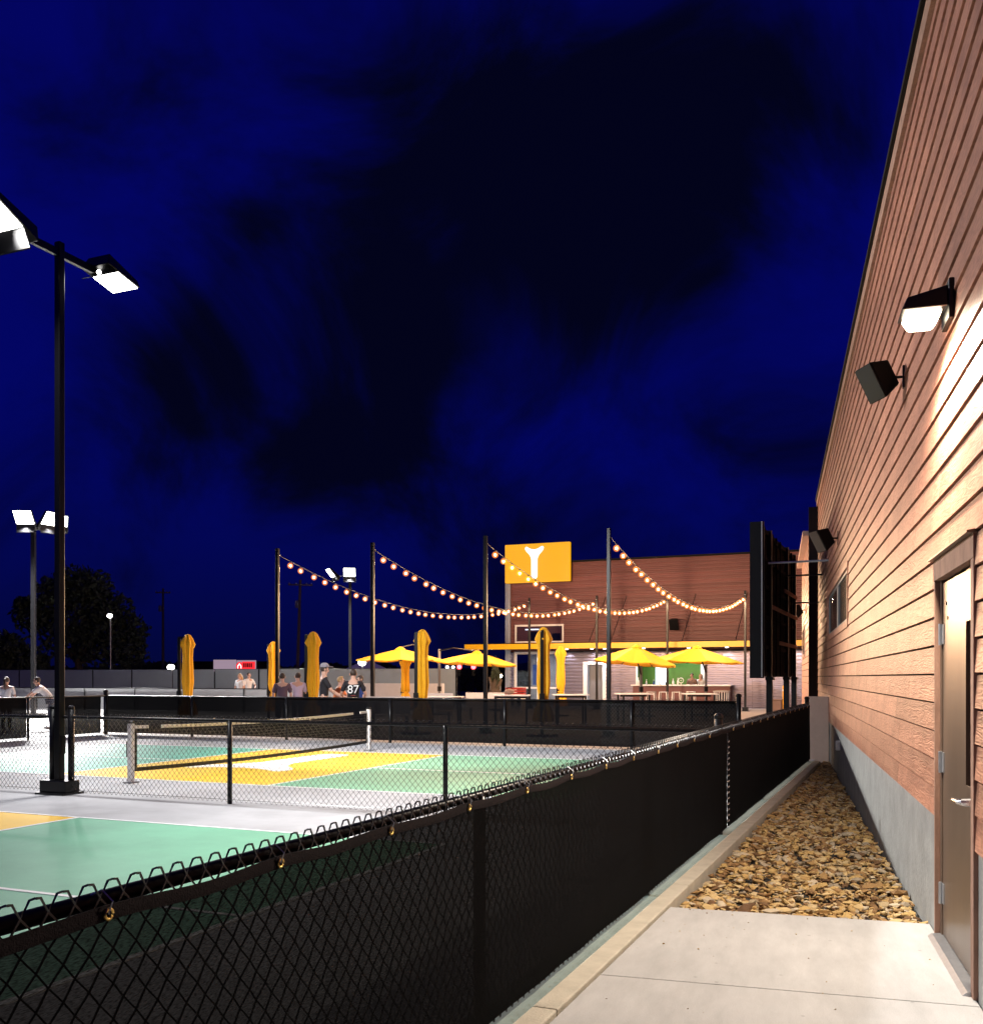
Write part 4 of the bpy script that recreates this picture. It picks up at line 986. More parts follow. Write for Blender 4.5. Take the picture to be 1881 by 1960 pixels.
# ------------------------------------------------------------------ parasols
def closed_parasol(label, loc, rz, h=2.95, off=(0.17, 0.0)):
    t = thing('closed_parasol', label, 'parasol', loc, rz, 'folded yellow parasols')
    MB().box(-.045, .045, -.045, .045, 0.06, h - 0.10).build('mast', 'black', t, bevel=0.008)
    MB().box(-.42, .42, -.06, .06, 0.003, 0.06).box(-.06, .06, -.42, .42, 0.003, 0.059).build('base', 'black', t)
    MB().box(-.035, off[0], off[1] * .5 - .02, off[1] * .5 + .02, h - 0.14, h - 0.08).build('arm', 'black', t)
    prof = [(0.02, h), (0.07, h - 0.03), (0.14, h - 0.16), (0.20, h - 0.33), (0.145, h - 0.46), (0.13, h - 0.75), (0.145, h - 1.15), (0.155, h - 1.5), (0.115, 1.02), (0.10, 0.98), (0.12, 0.93), (0.20, 0.70), (0.245, 0.45), (0.235, 0.40)]
    prof = [(r, z) for r, z in prof][::-1]
    c = MB().lathe(prof, 42, off[0], off[1], 0.27, 7, 0.09).build('canopy', 'yellow', t, smooth=True)
    MB().tube([(off[0] + 0.128 * math.cos(k * PI / 8), off[1] + 0.128 * math.sin(k * PI / 8), 1.0) for k in range(16)], 0.022, 5, closed=True).build('strap', 'yellow', c)
    MB().box(-.07, .07, -.07, .07, 0.95, 1.16).build('crank_box', 'black', t, bevel=0.01)
    return t
closed_parasol('folded yellow parasol standing alone left of all the people', at(343, 31), 0.0, 2.95, (0.26, 0.05))
closed_parasol('folded yellow parasol half hidden behind the first string light pole', at(514, 34.5), 0.3, 2.85, (0.16, 0.0))
closed_parasol('folded yellow parasol between the people and the man in the cap', at(586, 28.8), 0.0, 2.93, (0.20, 0.03))
closed_parasol('folded yellow parasol under the right edge of the open left parasol', at(796, 27.4), 0.0, 2.93, (0.17, 0.06))
closed_parasol('folded yellow parasol with its black mast in front, before the shop window', at(1037, 26.4), -PI / 2, 2.95, (-0.19, 0.05))
closed_parasol('folded yellow parasol hanging under the open left parasol', at(770, 40), 0.0, 2.50, (0.12, 0.0))
closed_parasol('folded plump yellow parasol right of the shop window', at(1068, 40), 0.0, 2.86, (0.10, 0.0))

def open_parasol(label, loc, rz, r=1.75, zr=2.24, zt=2.78, mast=(0.55, 1.1), tilt=(0.0, 0.0), group='open yellow cantilever parasols'):
    t = thing('open_parasol', label, 'parasol', loc, rz, group)
    c = bpy.data.objects.new('canopy', None)
    mb = MB(); rings = 5; n = 8; sub = 4
    for k in range(rings + 1):
        f = k / rings
        for j in range(n * sub):
            a = 2 * PI * j / (n * sub); ph = (j % sub) / sub
            rr = r * f * (1 - 0.075 * math.sin(PI * ph) - (1 - math.cos(PI / n)) * math.sin(PI * ph) * 0.6)
            z = zt - (zt - zr) * (f ** 1.12) - 0.05 * f * math.sin(PI * ph)
            mb.v.append((rr * math.cos(a), rr * math.sin(a), z))
    m_ = n * sub
    for k in range(rings):
        for j in range(m_): mb.f.append((k * m_ + j, (k + 1) * m_ + j, (k + 1) * m_ + (j + 1) % m_, k * m_ + (j + 1) % m_))
    for j in range(m_):                                  # valance
        mb.v.append((mb.v[rings * m_ + j][0], mb.v[rings * m_ + j][1], mb.v[rings * m_ + j][2] - 0.03))
    for j in range(m_): mb.f.append((rings * m_ + j, (rings + 1) * m_ + j, (rings + 1) * m_ + (j + 1) % m_, rings * m_ + (j + 1) % m_))
    c = mb.build('canopy', 'yellow', t)
    c.rotation_euler = (tilt[0], tilt[1], 0)
    MB().lathe([(0.22, zt - 0.05), (0.16, zt + 0.03), (0.05, zt + 0.08), (0.01, zt + 0.085)], 8).build('vent', 'yellow', c)
    for j in range(n):
        a = 2 * PI * j / n
        q = [(r * f * 0.97 * math.cos(a), r * f * 0.97 * math.sin(a), zt - (zt - zr) * f ** 1.12 - 0.045) for f in (0.06, 0.3, 0.6, 1.0)]
        MB().tube(q, 0.016, 4).tube([(0.05 * math.cos(a), 0.05 * math.sin(a), zt - 0.42), q[2]], 0.012, 4).build('rib', 'black', c)
    MB().lathe([(0.07, zt - 0.47), (0.08, zt - 0.40), (0.05, zt - 0.36)], 8).build('hub', 'black', c)
    mx_, my_ = mast
    MB().box(mx_ - .045, mx_ + .045, my_ - .045, my_ + .045, 0.06, zr + 0.62 if my_ > 1.0 else zr - 0.12).build('mast', 'grey', t)
    ar = [(mx_, my_, zr - 0.5), (mx_ * 0.8, my_ * 0.8, zr - 0.15), (mx_ * 0.4, my_ * 0.4, zt - 0.36), (0.0, 0.0, zt - 0.42)]
    if my_ > 1.0: ar = [(mx_, my_, zr + 0.55), (mx_ * 0.6, my_ * 0.6, zt + 0.2), (0, 0, zt + 0.06)]
    MB().tube(ar, 0.03, 6).build('arm', 'black', t)
    MB().box(mx_ - .45, mx_ + .45, my_ - .45, my_ + .45, 0.003, 0.06).build('base', 'grey', t)
    MB().box(mx_ - .07, mx_ + .07, my_ - .07, my_ + .07, 1.0, 1.2).build('crank_box', 'black', t)
    return t
open_parasol('open yellow parasol furthest left, its tip over the white lamp', at(766, 38.5), 0.1, 1.72, 2.27, 2.70, (0.85, 1.35))
open_parasol('open yellow parasol left of the shop window, above the red lights', at(907, 40.5), 0.35, 1.78, 2.16, 2.62, (-1.0, 1.6), (0, R(3)))
open_parasol('open yellow parasol before the doorway of the bar', at(1207, 38.5), 0.2, 1.68, 2.16, 2.80, (0.75, 0.9), (0, R(5)))
open_parasol('open yellow parasol before the serving hatch of the bar', at(1329, 40.5), 0.0, 1.95, 2.24, 2.82, (0.62, 0.7), (0, R(2)))

# ------------------------------------------------------------------ patio furniture
def table(label, loc, rz, w=1.7, d=0.8, h=0.76):
    t = thing('patio_table', label, 'table', loc, rz, 'patio tables')
    MB().box(-w / 2, w / 2, -d / 2, d / 2, h - 0.04, h).build('tabletop', 'offwhite', t, bevel=0.006)
    for sx in (-1, 1):
        for sy in (-1, 1): MB().box(sx * (w / 2 - .12) - .03, sx * (w / 2 - .12) + .03, sy * (d / 2 - .1) - .03, sy * (d / 2 - .1) + .03, 0.003, h - 0.041).build('leg', 'black', t)
    MB().box(-w / 2 + .1, w / 2 - .1, -.02, .02, h - 0.12, h - 0.041).build('rail', 'black', t)
    return t
def bench(label, loc, rz, w=1.5, back=True, h=0.9):
    t = thing('patio_bench', label, 'bench', loc, rz, 'pale patio benches')
    MB().box(-w / 2, w / 2, -0.22, 0.22, 0.42, 0.46).build('seat', 'offwhite', t)
    if back: MB().hexa([(-w / 2, 0.20, 0.5), (w / 2, 0.20, 0.5), (w / 2, 0.24, 0.5), (-w / 2, 0.24, 0.5)], [(-w / 2, 0.30, h), (w / 2, 0.30, h), (w / 2, 0.34, h), (-w / 2, 0.34, h)]).build('backrest', 'offwhite', t)
    for sx in (-1, 1):
        MB().box(sx * (w / 2 - .15) - .03, sx * (w / 2 - .15) + .03, -0.2, 0.2, 0.003, 0.419).build('leg', 'grey', t)
    return t
bench('long pale bench back to the right of the man in the number 87 shirt', at(742, 29.5), -0.05 + PI, 1.45, True, 1.02)
bench('pale bench right of the folded parasol under the open left parasol', at(841, 33), -0.04 + PI, 0.95, True, 1.06)
bench('pale bench behind the pole left of the yellow sign', at(930, 37), -0.1 + PI, 1.45, True, 1.02)
table('dark legged table below the pale bench right of the folded parasol', at(852, 31.5), -0.12, 1.15, 0.7, 0.98)
table('dark table with a bag on it below the shop window', at(978, 32), -0.05, 1.25, 0.7, 1.02)
table('pale table under the folded plump parasol', at(1092, 33), 0.05, 1.15, 0.8, 1.02)
table('pale table before the left end of the bar counter', at(1212, 35), 0.05, 1.15, 1.3, 1.02)
table('pale table before the right end of the bar counter', at(1338, 36), 0.0, 1.05, 1.5, 1.0)
bg_ = thing('bag', 'small dark bag lying on the table below the shop window', 'bag', at(975, 32, 1.02), 0.2)
MB().ball((0, 0, 0.10), (0.17, 0.1, 0.10), 10, 6).build('body', 'brown_bin', bg_, smooth=True)
MB().tube([(-.1, 0, .17), (-.05, 0, .24), (.05, 0, .24), (.1, 0, .17)], 0.012, 5).build('handle', 'blackm', bg_)
rc = thing('crate', 'red slatted crate standing before the shop window', 'crate', at(987, 44), RC)
for k in range(3): MB().box(-.42, .42, -.2, .2, 0.80 + k * 0.12, 0.89 + k * 0.12).build('slat', 'red', rc)
for sx in (-1, 1): MB().box(sx * .36 - .04, sx * .36 + .04, -.18, .18, 0.003, 0.799).build('leg', 'white', rc)
def stool(label, loc, rz):
    t = thing('bar_stool', label, 'stool', loc, rz, 'pale metal bar stools at the counter')
    MB().box(-.2, .2, -.2, .2, 0.86, 0.90).build('seat', 'galv', t, bevel=0.01)
    for sx in (-1, 1):
        for sy in (-1, 1): MB().hexa([(sx * .22 - .02, sy * .22 - .02, .003), (sx * .22 + .02, sy * .22 - .02, .003), (sx * .22 + .02, sy * .22 + .02, .003), (sx * .22 - .02, sy * .22 + .02, .003)], [(sx * .17 - .02, sy * .17 - .02, .859), (sx * .17 + .02, sy * .17 - .02, .859), (sx * .17 + .02, sy * .17 + .02, .859), (sx * .17 - .02, sy * .17 + .02, .859)]).build('leg', 'galv', t)
    MB().box(-.2, .2, -.215, -.19, .3, .33).box(-.2, .2, .19, .215, .3, .33).build('footrest', 'galv', t)
    return t
s0 = stool('metal bar stool at the left end of the counter', at(1246, 47), RC)
dup(s0, 'metal bar stool just left of the far string light pole at the counter', at(1270, 46.8))
dup(s0, 'metal bar stool just right of the far string light pole at the counter', at(1295, 46.6))
dup(s0, 'metal bar stool behind the pale table at the right of the counter', at(1322, 47.5))
lb_ = thing('litter_bin', 'round slatted pale bin right of the bar counter', 'bin', at(1381, 40), RC)
for k in range(18):
    a = 2 * PI * k / 18
    MB().hexa([(0.27 * math.cos(a) - .02, 0.27 * math.sin(a) - .02, .05), (0.27 * math.cos(a) + .02, 0.27 * math.sin(a) - .02, .05), (0.27 * math.cos(a) + .02, 0.27 * math.sin(a) + .02, .05), (0.27 * math.cos(a) - .02, 0.27 * math.sin(a) + .02, .05)],
              [(0.31 * math.cos(a) - .02, 0.31 * math.sin(a) - .02, 1.0), (0.31 * math.cos(a) + .02, 0.31 * math.sin(a) - .02, 1.0), (0.31 * math.cos(a) + .02, 0.31 * math.sin(a) + .02, 1.0), (0.31 * math.cos(a) - .02, 0.31 * math.sin(a) + .02, 1.0)]).build('slat', 'offwhite', lb_)
MB().lathe([(0.35, 1.0), (0.36, 1.03), (0.2, 1.06)], 18).build('rim', 'offwhite', lb_)
MB().lathe([(0.22, 0.04), (0.25, 0.95)], 14).build('liner', 'blackm', lb_)
bo = thing('bollard', 'yellow bollard behind the posts of the big screen', 'bollard', at(1501, 42), 0)
MB().lathe([(0.085, 0.003), (0.085, 1.18), (0.06, 1.24), (0.0, 1.26)], 12).build('post', 'orange', bo, smooth=True)
MB().lathe([(0.088, 1.0), (0.088, 1.07)], 12).build('band', 'white', bo)
bn = thing('bin', 'low brown bin beside the yellow bollard', 'bin', at(1487, 41), RC)
MB().box(-.2, .2, -.2, .2, 0.003, 0.62).build('body', 'brown_bin', bn, bevel=0.02)
MB().box(-.22, .22, -.22, .22, 0.621, 0.67).build('lid', 'brown_bin', bn, bevel=0.02)

# ------------------------------------------------------------------ people
def skin_mesh(name, pts, edges, root, m, sub=1):
    me = bpy.data.meshes.new(name); me.from_pydata([p[0] for p in pts], edges, [])
    o = bpy.data.objects.new(name, me); col.objects.link(o)
    o.modifiers.new('skin', 'SKIN'); sd = o.modifiers.new('sub', 'SUBSURF'); sd.levels = sub; sd.render_levels = sub
    for i, p in enumerate(pts):
        r = p[1] if isinstance(p[1], tuple) else (p[1], p[1])
        me.skin_vertices[0].data[i].radius = r; me.skin_vertices[0].data[i].use_root = (i == root)
    dg = bpy.context.evaluated_depsgraph_get()
    nm = bpy.data.meshes.new_from_object(o.evaluated_get(dg)); nm.name = name
    bpy.data.objects.remove(o); bpy.data.meshes.remove(me)
    nm.materials.clear(); nm.materials.append(M[m]); nm.polygons.foreach_set('use_smooth', [True] * len(nm.polygons))
    return nm
def person(label, loc, rz, hgt, top='tee_k', legs='jeans', hair='hair_d', pose='stand', cap=None, pony=False, arms=None, long_hair=False, group=None, lean=0.0, turn=0.0):
    """faces local +y"""
    t = thing('person', label, 'person', loc, rz, group)
    k = hgt / 1.75
    hz, sz = (0.92, 1.43)
    L_ = Vector((0, math.sin(lean), math.cos(lean)))
    if pose == 'sit': base = Vector((0, 0, 0.50))
    else: base = Vector((0, 0, 0.94))
    pel = base; chest = pel + L_ * 0.33; sh = pel + L_ * 0.49; nk = pel + L_ * 0.56; hd0 = nk + Vector((0, 0.01 + math.sin(lean) * .05, 0.07)); hd1 = hd0 + Vector((0, 0.015, 0.09)); hd2 = hd1 + Vector((0, 0, 0.085))
    arms = arms or [((-0.26, 0.03, 1.13), (-0.25, 0.16, 0.90)), ((0.26, 0.03, 1.13), (0.25, 0.16, 0.90))]
    P = [(pel, (.15, .105)), (pel + L_ * .18, (.135, .095)), (chest, (.15, .105)), (sh, (.13, .085)), (nk, (.058, .058)), (hd0, (.068, .08)), (hd1, (.078, .095)), (hd2, (.06, .075))]
    E = [(i, i + 1) for i in range(7)]
    P.append((hd0 + Vector((0, 0.115, 0.035)), .014)); E.append((6, 8))                     # nose
    ai = []
    for sx, (el, ha) in zip((-1, 1), arms):
        s0_ = sh + Vector((sx * .19, 0, -0.015)); el = Vector(el); ha = Vector(ha); i = len(P)
        d = (ha - el).normalized()
        P += [(s0_, .058), (el, .042), (ha, .030), (ha + d * .07, (.040, .020)), (ha + d * .10, (.034, .016))]
        E += [(3, i), (i, i + 1), (i + 1, i + 2), (i + 2, i + 3), (i + 3, i + 4)]; ai.append((i, el, ha, d, sx))
    li = []
    for sx in (-1, 1):
        hp = pel + Vector((sx * .095, 0, -.06)); i = len(P)
        if pose == 'sit': kn = hp + Vector((sx * .03, .44, .02)); an = kn + Vector((0, .02, -.40)); toe = an + Vector((0, .15, -.05))
        elif pose == 'step': kn = Vector((sx * .11, .05 * sx + .06, .50)); an = Vector((sx * .12, .14 * sx - .05, .09)); toe = an + Vector((0, .16, -.05))
        else: kn = Vector((sx * .10, .02, .50)); an = Vector((sx * .11, -.01, .09)); toe = an + Vector((0, .16, -.05))
        P += [(hp, .092), (kn, .062), (an, .040), (toe, .038)]; E += [(0, i), (i, i + 1), (i + 1, i + 2), (i + 2, i + 3)]; li.append((hp, kn, an, toe))
    body = skin_mesh('body', P, E, 0, 'skin', 1)
    # fingers
    fb = MB(); 
    for (i, el, ha, d, sx) in ai:
        side = d.cross(Vector((0, 0, 1)));
        side = side.normalized() if side.length > .1 else Vector((1, 0, 0)); dn = d.cross(side).normalized()
        for q, ln in zip((-1.5, -.5, .5, 1.5), (.065, .078, .072, .055)):
            b_ = ha + d * .10 + side * q * .017; fb.tube([b_ - d * .02, b_ + d * ln * .55, b_ + d * ln * .9 + dn * .02], [.009, .008, .006], 5)
        b_ = ha + d * .04 + side * .03; fb.tube([b_, b_ + side * .025 + d * .03, b_ + side * .02 + d * .06], [.011, .010, .007], 5)
    bm = bmesh.new(); bm.from_mesh(body); fm = bpy.data.meshes.new('f'); fm.from_pydata(fb.v, [], fb.f); bm.from_mesh(fm); bm.to_mesh(body); bm.free(); bpy.data.meshes.remove(fm)
    body.polygons.foreach_set('use_smooth', [True] * len(body.polygons))
    bo_ = place(body, 'body', t, (0, 0, 0)); parts = [bo_]
    # shirt
    S = [(pel + L_ * -.02, (.172, .128)), (pel + L_ * .18, (.160, .118)), (chest, (.172, .125)), (sh + L_ * .0, (.142, .098)), (nk - L_ * .02, (.075, .07))]
    SE_ = [(0, 1), (1, 2), (2, 3), (3, 4)]
    for (i, el, ha, d, sx) in ai:
        s0_ = sh + Vector((sx * .19, 0, -0.015)); m_ = s0_.lerp(el, .85); j = len(S)
        S += [(s0_, .074), (m_, .066)]; SE_ += [(3, j), (j, j + 1)]
    shirt = place(skin_mesh('shirt', S, SE_, 0, top, 1), 'shirt', t, (0, 0, 0)); parts.append(shirt)
    Tq = [(pel + Vector((0, 0, .02)), (.162, .118))]; TE_ = []
    for (hp, kn, an, toe) in li:
        j = len(Tq); Tq += [(hp, .105), (kn, .078), (an + Vector((0, 0, .02)), .062)]; TE_ += [(0, j), (j, j + 1), (j + 1, j + 2)]
    parts.append(place(skin_mesh('trousers', Tq, TE_, 0, legs, 1), 'trousers', t, (0, 0, 0)))
    shm = MB()
    for (hp, kn, an, toe) in li: shm.ball(an.lerp(toe, .55) + Vector((0, 0, -.0)), (.052, .14, .052), 8, 5)
    parts.append(shm.build('shoes', 'white', t, smooth=True))
    hc = hd1 + Vector((0, -.012, .022))
    hm = MB().ball(hc, (.088, .108, .102), 12, 8)
    hm.v = [(x, y, z) if not (y > hc.y + .045 and z < hc.z + .05) and z > hc.z - .075 else (x * 1.0, min(y, hc.y + .045), max(z, hc.z - .075)) for x, y, z in hm.v]
    if long_hair: hm.tube([hc + Vector((0, -.06, .0)), hc + Vector((0, -.10, -.12)), hc + Vector((0, -.10, -.28)), hc + Vector((0, -.09, -.40))], [.085, .095, .085, .04], 8)
    if pony: hm.tube([hc + Vector((0, -.09, .04)), hc + Vector((0, -.15, .0)), hc + Vector((0, -.155, -.15)), hc + Vector((.02, -.15, -.34))], [.03, .045, .045, .012], 8)
    parts.append(hm.build('hair', hair, t, smooth=True))
    ey = MB(); 
    for sx in (-1, 1): ey.ball(hd1 + Vector((sx * .034, .088, -.005)), .012, 6, 4)
    parts.append(ey.build('eyes', 'blackm', t))
    for sx in (-1, 1): parts.append(MB().ball(hd1 + Vector((sx * .088, -.005, -.015)), (.014, .026, .036), 6, 5).build('ear', 'skin', t, smooth=True))
    parts.append(MB().box(hd0.x - .025, hd0.x + .025, hd0.y + .074, hd0.y + .088, hd0.z + .005, hd0.z + .013).build('mouth', 'red', t))
    if cap:
        cmesh = MB().lathe([(.112, hc.z + .03), (.110, hc.z + .07), (.085, hc.z + .115), (.03, hc.z + .138), (.0, hc.z + .14)], 14, hc.x, hc.y)
        br = [(.085 * math.cos(a), .10 + .11 * math.sin(a)) for a in [PI * q / 8 for q in range(9)]] + [(-.085, .03), (.085, .03)]
        cmesh.prism([(hc.x + x, hc.y + y) for x, y in br], hc.z + .035, hc.z + .046)
        parts.append(cmesh.build('cap', cap, t, smooth=False))
    for p in parts: p.scale = (k, k, k)
    return t, k, (sh, chest, pel)
person('person with brown ponytail in white shirt, far left, seen from behind', at(12, 29.5, -0.02), 0.1, 1.60, 'tee_w', 'jeans', 'hair_d', pony=True)
person('person in white shirt bending forward, half hidden behind the floodlight pole', at(99, 30), PI / 2 + 0.2, 1.72, 'tee_w', 'jeans', 'hair_d', lean=0.75, arms=[((-0.25, .55, 1.12), (-0.22, .75, 0.95)), ((0.25, .55, 1.12), (0.22, .72, 0.92))])
person('person with long blond hair and white top standing far off, left of a pair', at(459, 45), 2.6, 1.74, 'tee_w', 'jeans', 'hair_b', long_hair=True)
person('dark haired person in white shirt standing far off, right of a pair', at(476, 46.5), -2.4, 1.79, 'tee_w', 'jeans', 'hair_d', arms=[((-0.28, .12, 1.15), (-0.14, .30, 1.05)), ((0.28, .1, 1.13), (0.27, .2, .9))])
person('dark haired person in plum shirt right of the half hidden folded parasol', at(540, 28), 0.3, 1.69, 'tee_p', 'jeans', 'hair_d')
person('dark haired person in white and lilac shirt left of the tall folded parasol', at(570, 28.6), 0.5, 1.71, 'tee_l', 'jeans', 'hair_d', arms=[((-0.36, .1, 1.18), (-0.48, .22, 0.96)), ((0.27, .05, 1.13), (0.25, .16, .90))])
person('tall man in grey cap and black shirt facing right', at(620, 25.8, 0.0), -PI / 2 + 0.25, 1.90, 'tee_k', 'jeans', 'hair_d', cap='cap', arms=[((-0.25, .18, 1.15), (-0.18, .42, 1.02)), ((0.25, .16, 1.14), (0.20, .40, 0.98))])
person('person in orange shirt sitting behind the man in the cap', at(641, 27.5, 0.30), -PI / 2, 1.75, 'tee_o', 'jeans', 'hair_b', pose='sit', lean=0.25, arms=[((-0.27, .3, 0.74), (-0.15, .52, 0.74)), ((0.27, .3, 0.74), (0.15, .52, 0.74))])
p87, k87, (sh_, ch_, pl_) = person('man with cropped hair in black shirt with the number 87, from behind', at(676, 25.6), 0.12, 1.78, 'tee_k', 'jeans', 'hair_d', lean=0.05, arms=[((-0.31, .08, 1.15), (-0.26, .28, 1.02)), ((0.31, .08, 1.15), (0.27, .28, 1.02))])
person('person in blue shirt partly hidden behind the man with the number 87', at(690, 27.4), 2.2, 1.62, 'tee_b', 'jeans', 'hair_d')
bt_, _, _ = person('person in brown shirt serving behind the bar counter', F(A_L + lx(1324, FB + .9), FB + 0.9), 2.6, 1.78, 'brown_bin', 'jeans', 'hair_d')
person('blond person in white shirt behind the bar counter', F(A_L + lx(1341, FB + 1.2), FB + 1.2), 2.9, 1.74, 'tee_w', 'jeans', 'hair_b', long_hair=True)
# number on the back of the shirt
def text_mesh(s, size, m, depth=0.004):
    cu = bpy.data.curves.new('t', 'FONT'); cu.body = s; cu.size = size; cu.extrude = depth; cu.align_x = 'CENTER'
    o = bpy.data.objects.new('t', cu); col.objects.link(o)
    me = bpy.data.meshes.new_from_object(o.evaluated_get(bpy.context.evaluated_depsgraph_get()))
    bpy.data.objects.remove(o); bpy.data.curves.remove(cu)
    me.materials.clear(); me.materials.append(M[m]); return me
nm = text_mesh('87', 0.30, 'white', 0.02); o = place(nm, 'number', p87, (0.0, -0.150, 1.18), rot=(R(90), 0, 0)); o.name = 'number'
MB().box(-.06, .06, -.158, -.13, 1.11, 1.125).build('red_print', 'red', p87)

# ------------------------------------------------------------------ far off: trees, poles, lamps, signs
def tree(label, loc, hgt, rad, n, seed, lobes, trunk_h):
    t = thing('tree', label, 'tree', loc, 0, 'dark trees beyond the grounds'); rr = random.Random(seed)
    tr = MB().tube([(0, 0, 0), (0.15, 0, trunk_h * .5), (-.1, .1, trunk_h)], [.45, .35, .28], 8)
    for (cx, cy, cz, r) in lobes: tr.tube([(-.1, .1, trunk_h * .85), (cx * .5, cy * .5, (trunk_h + cz) / 2), (cx, cy, cz)], [.2, .13, .05], 5)
    tr.build('trunk', 'bark', t)
    mb = MB()
    for q in range(n):
        cx, cy, cz, r = lobes[rr.randrange(len(lobes))]
        d = Vector((rr.gauss(0, 1), rr.gauss(0, 1), rr.gauss(0, .85))).normalized() * r * (rr.random() ** 0.4) * (1 + .25 * mnoise.noise(Vector((cx + q * .01, cy, cz))))
        c = Vector((cx, cy, cz)) + d
        if c.z < trunk_h * .45: continue
        u = Vector((rr.uniform(-1, 1), rr.uniform(-1, 1), rr.uniform(-1, 1))).normalized(); v = u.cross(Vector((rr.uniform(-1, 1), rr.uniform(-1, 1), rr.uniform(-1, 1)))).normalized()
        s_ = rr.uniform(.14, .34); b = len(mb.v)
        mb.v += [tuple(c - u * s_), tuple(c + v * s_ * .5), tuple(c + u * s_), tuple(c - v * s_ * .5)]; mb.f.append((b, b + 1, b + 2, b + 3))
    mb.build('crown', 'leaf', t)
    return t
tree('large dark broad tree behind the far courts, left of centre', at(150, 80), 10.8, 5, 9000, 1,
     [(-3.6, 0, 6.6, 1.7), (-2.0, .5, 8.4, 1.7), (-.4, 0, 9.0, 1.8), (1.3, -.5, 8.7, 1.7), (0.5, .6, 6.5, 2.4), (2.6, 0, 6.9, 1.9), (3.9, .3, 5.2, 1.6), (-.8, 0, 4.9, 2.2), (2.1, .4, 4.4, 2.2), (4.0, 0, 3.6, 1.6), (-4.6, .2, 7.4, .7)], 3.2)
tree('low dark tree at the far left edge beyond the grey fence', at(10, 74), 4.8, 4, 4500, 2, [(-2.2, 0, 3.3, 1.7), (0, 0, 3.6, 1.5), (1.6, .3, 2.6, 1.5), (-.4, 0, 2.1, 1.6)], 1.5)
tree('small leafy tree with lights in it left of the shop window', at(948, 46), 3, 1, 900, 3, [(0, 0, 1.9, .55), (-.3, .1, 1.6, .4), (.3, 0, 1.5, .45)], 1.0).children[0].scale = (0.25, 0.25, 1)
rw = random.Random(9); wv, wf = [], []
for q in range(14000):
    x = rw.uniform(-75, 30); zt_ = 3.0 + 1.5 * mnoise.noise(Vector((x * .08, 0, 0))) + .9 * mnoise.noise(Vector((x * .4, 3, 0)))
    c = Vector((x, 128 + rw.uniform(-3, 3), rw.random() ** .7 * max(.8, zt_)))
    u = Vector((rw.uniform(-1, 1), rw.uniform(-.3, .3), rw.uniform(-1, 1))).normalized(); v = u.cross(Vector((0, 1, .2))).normalized(); s_ = rw.uniform(.25, .6); b = len(wv)
    wv += [tuple(c - u * s_), tuple(c + v * s_ * .6), tuple(c + u * s_), tuple(c - v * s_ * .6)]; wf.append((b, b + 1, b + 2, b + 3))
me = bpy.data.meshes.new('treeline'); me.from_pydata(wv, [], wf); me.materials.append(M['leaf']); tag(place(me, 'treeline', None, (0, 0, -0.2)), 'dark line of trees along the horizon', 'trees', kind='stuff')
def upole(label, loc, h, w, lean, arm=True):
    t = thing('utility_pole', label, 'utility pole', loc, 0.25, 'wooden utility poles')
    MB().tube([(0, 0, -.2), (lean * h, 0, h)], .17, 8, r2=.11).build('pole', 'wood', t)
    MB().box(lean * h - w, lean * h + w, -.2, -.1, h - .55, h - .42).build('crossarm', 'wood', t)
    for x in (-w * .9, -w * .35, w * .5, w * .9): MB().lathe([(.05, h - .419), (.06, h - .34), (.02, h - .26)], 6, lean * h + x, -.15).build('insulator', 'grey', t)
    MB().lathe([(.16, h - 2.6), (.18, h - 2.5), (.18, h - 2.0), (.1, h - 1.9)], 8, lean * h - .3, -.15).build('transformer', 'grey', t)
    return t
upole('leaning wooden utility pole left of the man in the cap', at(568, 90), 10.5, 1.1, 0.03)
upole('distant faint utility pole right of the large dark tree', at(312, 110), 11.5, 0.8, 0.0)
def street_lamp(label, x, Y, z, r, group='small lit lamps beyond the fences', m='lens_small'):
    t = thing('street_lamp', label, 'street lamp', at(x, Y, -0.2), 0, group)
    MB().tube([(0, 0.15, 0), (0, 0.15, z + 0.35)], .05, 6).build('pole', 'grey', t)
    MB().box(-.04, .04, 0, .15, z + .26, z + .32).build('arm', 'grey', t)
    MB().ball((0, 0, z + .2), (r, r, r * .8), 8, 6).build('lamp', m, t, smooth=True)
    MB().lathe([(r * 1.1, z + .2 + r * .7), (r * .6, z + .25 + r)], 8).build('hood', 'black', t)
    return t
street_lamp('single white street lamp glowing in front of the dark tree', 210, 70, 5.95, .20)
street_lamp('bright white lamp low behind the fence left of the lone folded parasol', 327, 66, 2.25, .26)
street_lamp('bright white lamp under the tip of the leftmost open parasol', 693, 62, 2.50, .26)
street_lamp('first of two tiny white lamps left of the red lights', 856, 70, 2.3, .12)
street_lamp('second of two tiny white lamps, next to the red lights', 867, 70, 2.3, .11)
street_lamp('amber lamp in the small tree left of the shop window', 957, 47, 1.65, .11, m='lens_warm')
def signal(label, x, Y, z):
    t = thing('traffic_light', label, 'traffic light', at(x, Y, -0.2), 0, 'pair of red traffic lights')
    MB().tube([(0, .3, 0), (0, .3, z + 1.0)], .07, 6).build('pole', 'black', t)
    MB().box(-.2, .2, 0, .22, z - .55, z + .5).build('housing', 'blackm', t)
    MB().tube([(0, -.002, z + .22), (0, -.06, z + .22)], .19, 12).build('red_light', 'red_lamp', t)
    for dz in (-.1, -.38): MB().tube([(0, -.002, z + dz), (0, -.03, z + dz)], .13, 10).build('dark_light', 'dark_glass', t)
signal('red traffic light under the open parasol, nearer the white lamps', 879, 80, 2.4)
signal('red traffic light under the open parasol, nearer the shop window', 906, 80, 2.4)
mt_ = thing('marquee', 'white peaked marquee roof behind the fence beside the bright lamp', 'tent', at(700, 80, -0.2), 0.2)
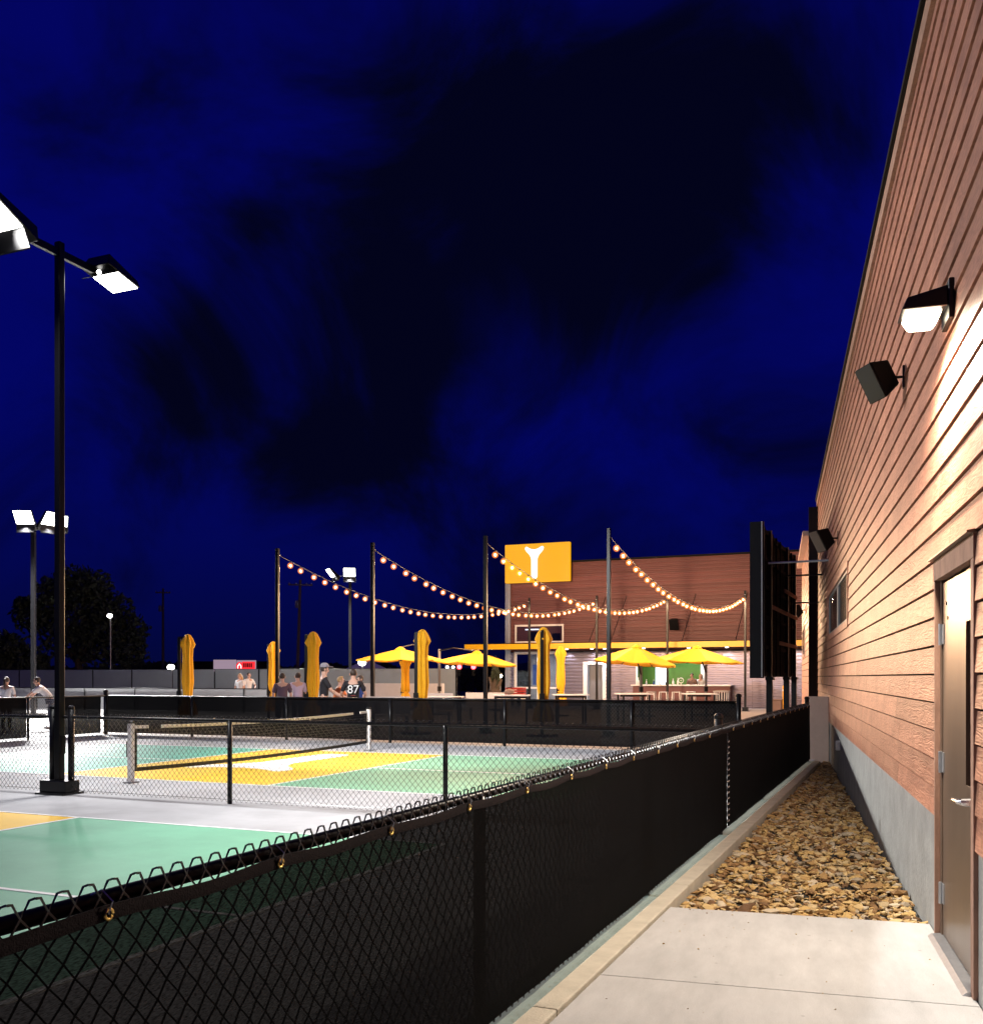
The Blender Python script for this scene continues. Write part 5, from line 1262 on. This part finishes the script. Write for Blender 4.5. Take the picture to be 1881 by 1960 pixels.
MB().hexa([(-2.1, -2, 2.2), (2.1, -2, 2.2), (2.1, 2, 2.2), (-2.1, 2, 2.2)], [(-.1, -.1, 3.2), (.1, -.1, 3.2), (.1, .1, 3.2), (-.1, .1, 3.2)]).build('roof', 'white', mt_)
for sx in (-2, 2):
    for sy in (-1.9, 1.9): MB().box(sx - .04, sx + .04, sy - .04, sy + .04, 0, 2.199).build('leg', 'white', mt_)
# pale shop front with red lit sign
sx0, sx1 = at(408, 100).x, at(489, 100).x
sh = thing('shop', 'distant low pale shop front with a lit red sign', 'shop', Vector((sx0, 100, -0.2)), 0)
SWd = sx1 - sx0
MB().box(-3, SWd + 1.2, 0.3, 6, 0, 3.4).build('wall', 'blackm', sh)
MB().box(0, SWd * .53, 0.1, 0.298, 2.35, 3.55).build('fascia', 'sign_p', sh)
MB().box(SWd * .55, SWd, 0.1, 0.298, 2.3, 3.5).build('sign_board', 'sign_p', sh)
sb_ = MB().box(SWd * .68, SWd * .985, 0.02, 0.098, 2.62, 3.36).build('sign_panel', 'sign_r', sh)
MB().box(SWd * .67, SWd * .985, 0.01, 0.099, 2.42, 2.60).build('sign_strip', 'sign_w', sh)
oc = [(SWd * .62 + .36 * math.cos(PI / 8 + k * PI / 4), 2.90 + .44 * math.sin(PI / 8 + k * PI / 4)) for k in range(8)]
MB().prism_y(oc, 0.02, 0.097).build('emblem', 'sign_r', sh)
ar_ = [(SWd * .62 - .2, 2.66), (SWd * .62 - .12, 2.66), (SWd * .62 - .12, 2.9), (SWd * .62, 3.05), (SWd * .62 + .12, 2.9), (SWd * .62 + .12, 2.66), (SWd * .62 + .2, 2.66), (SWd * .62 + .2, 2.95), (SWd * .62, 3.2), (SWd * .62 - .2, 2.95)]
MB().prism_y(ar_, -0.01, 0.018).build('emblem_arch', 'sign_w', sh)
lw = MB(); xx = SWd * .71
for wd_ in (.16, .10, .2, .14, .12):
    lw.box(xx, xx + wd_ * .9, -0.01, 0.018, 2.78, 3.2); xx += wd_ + .05
lw.build('lettering', 'red', sh)
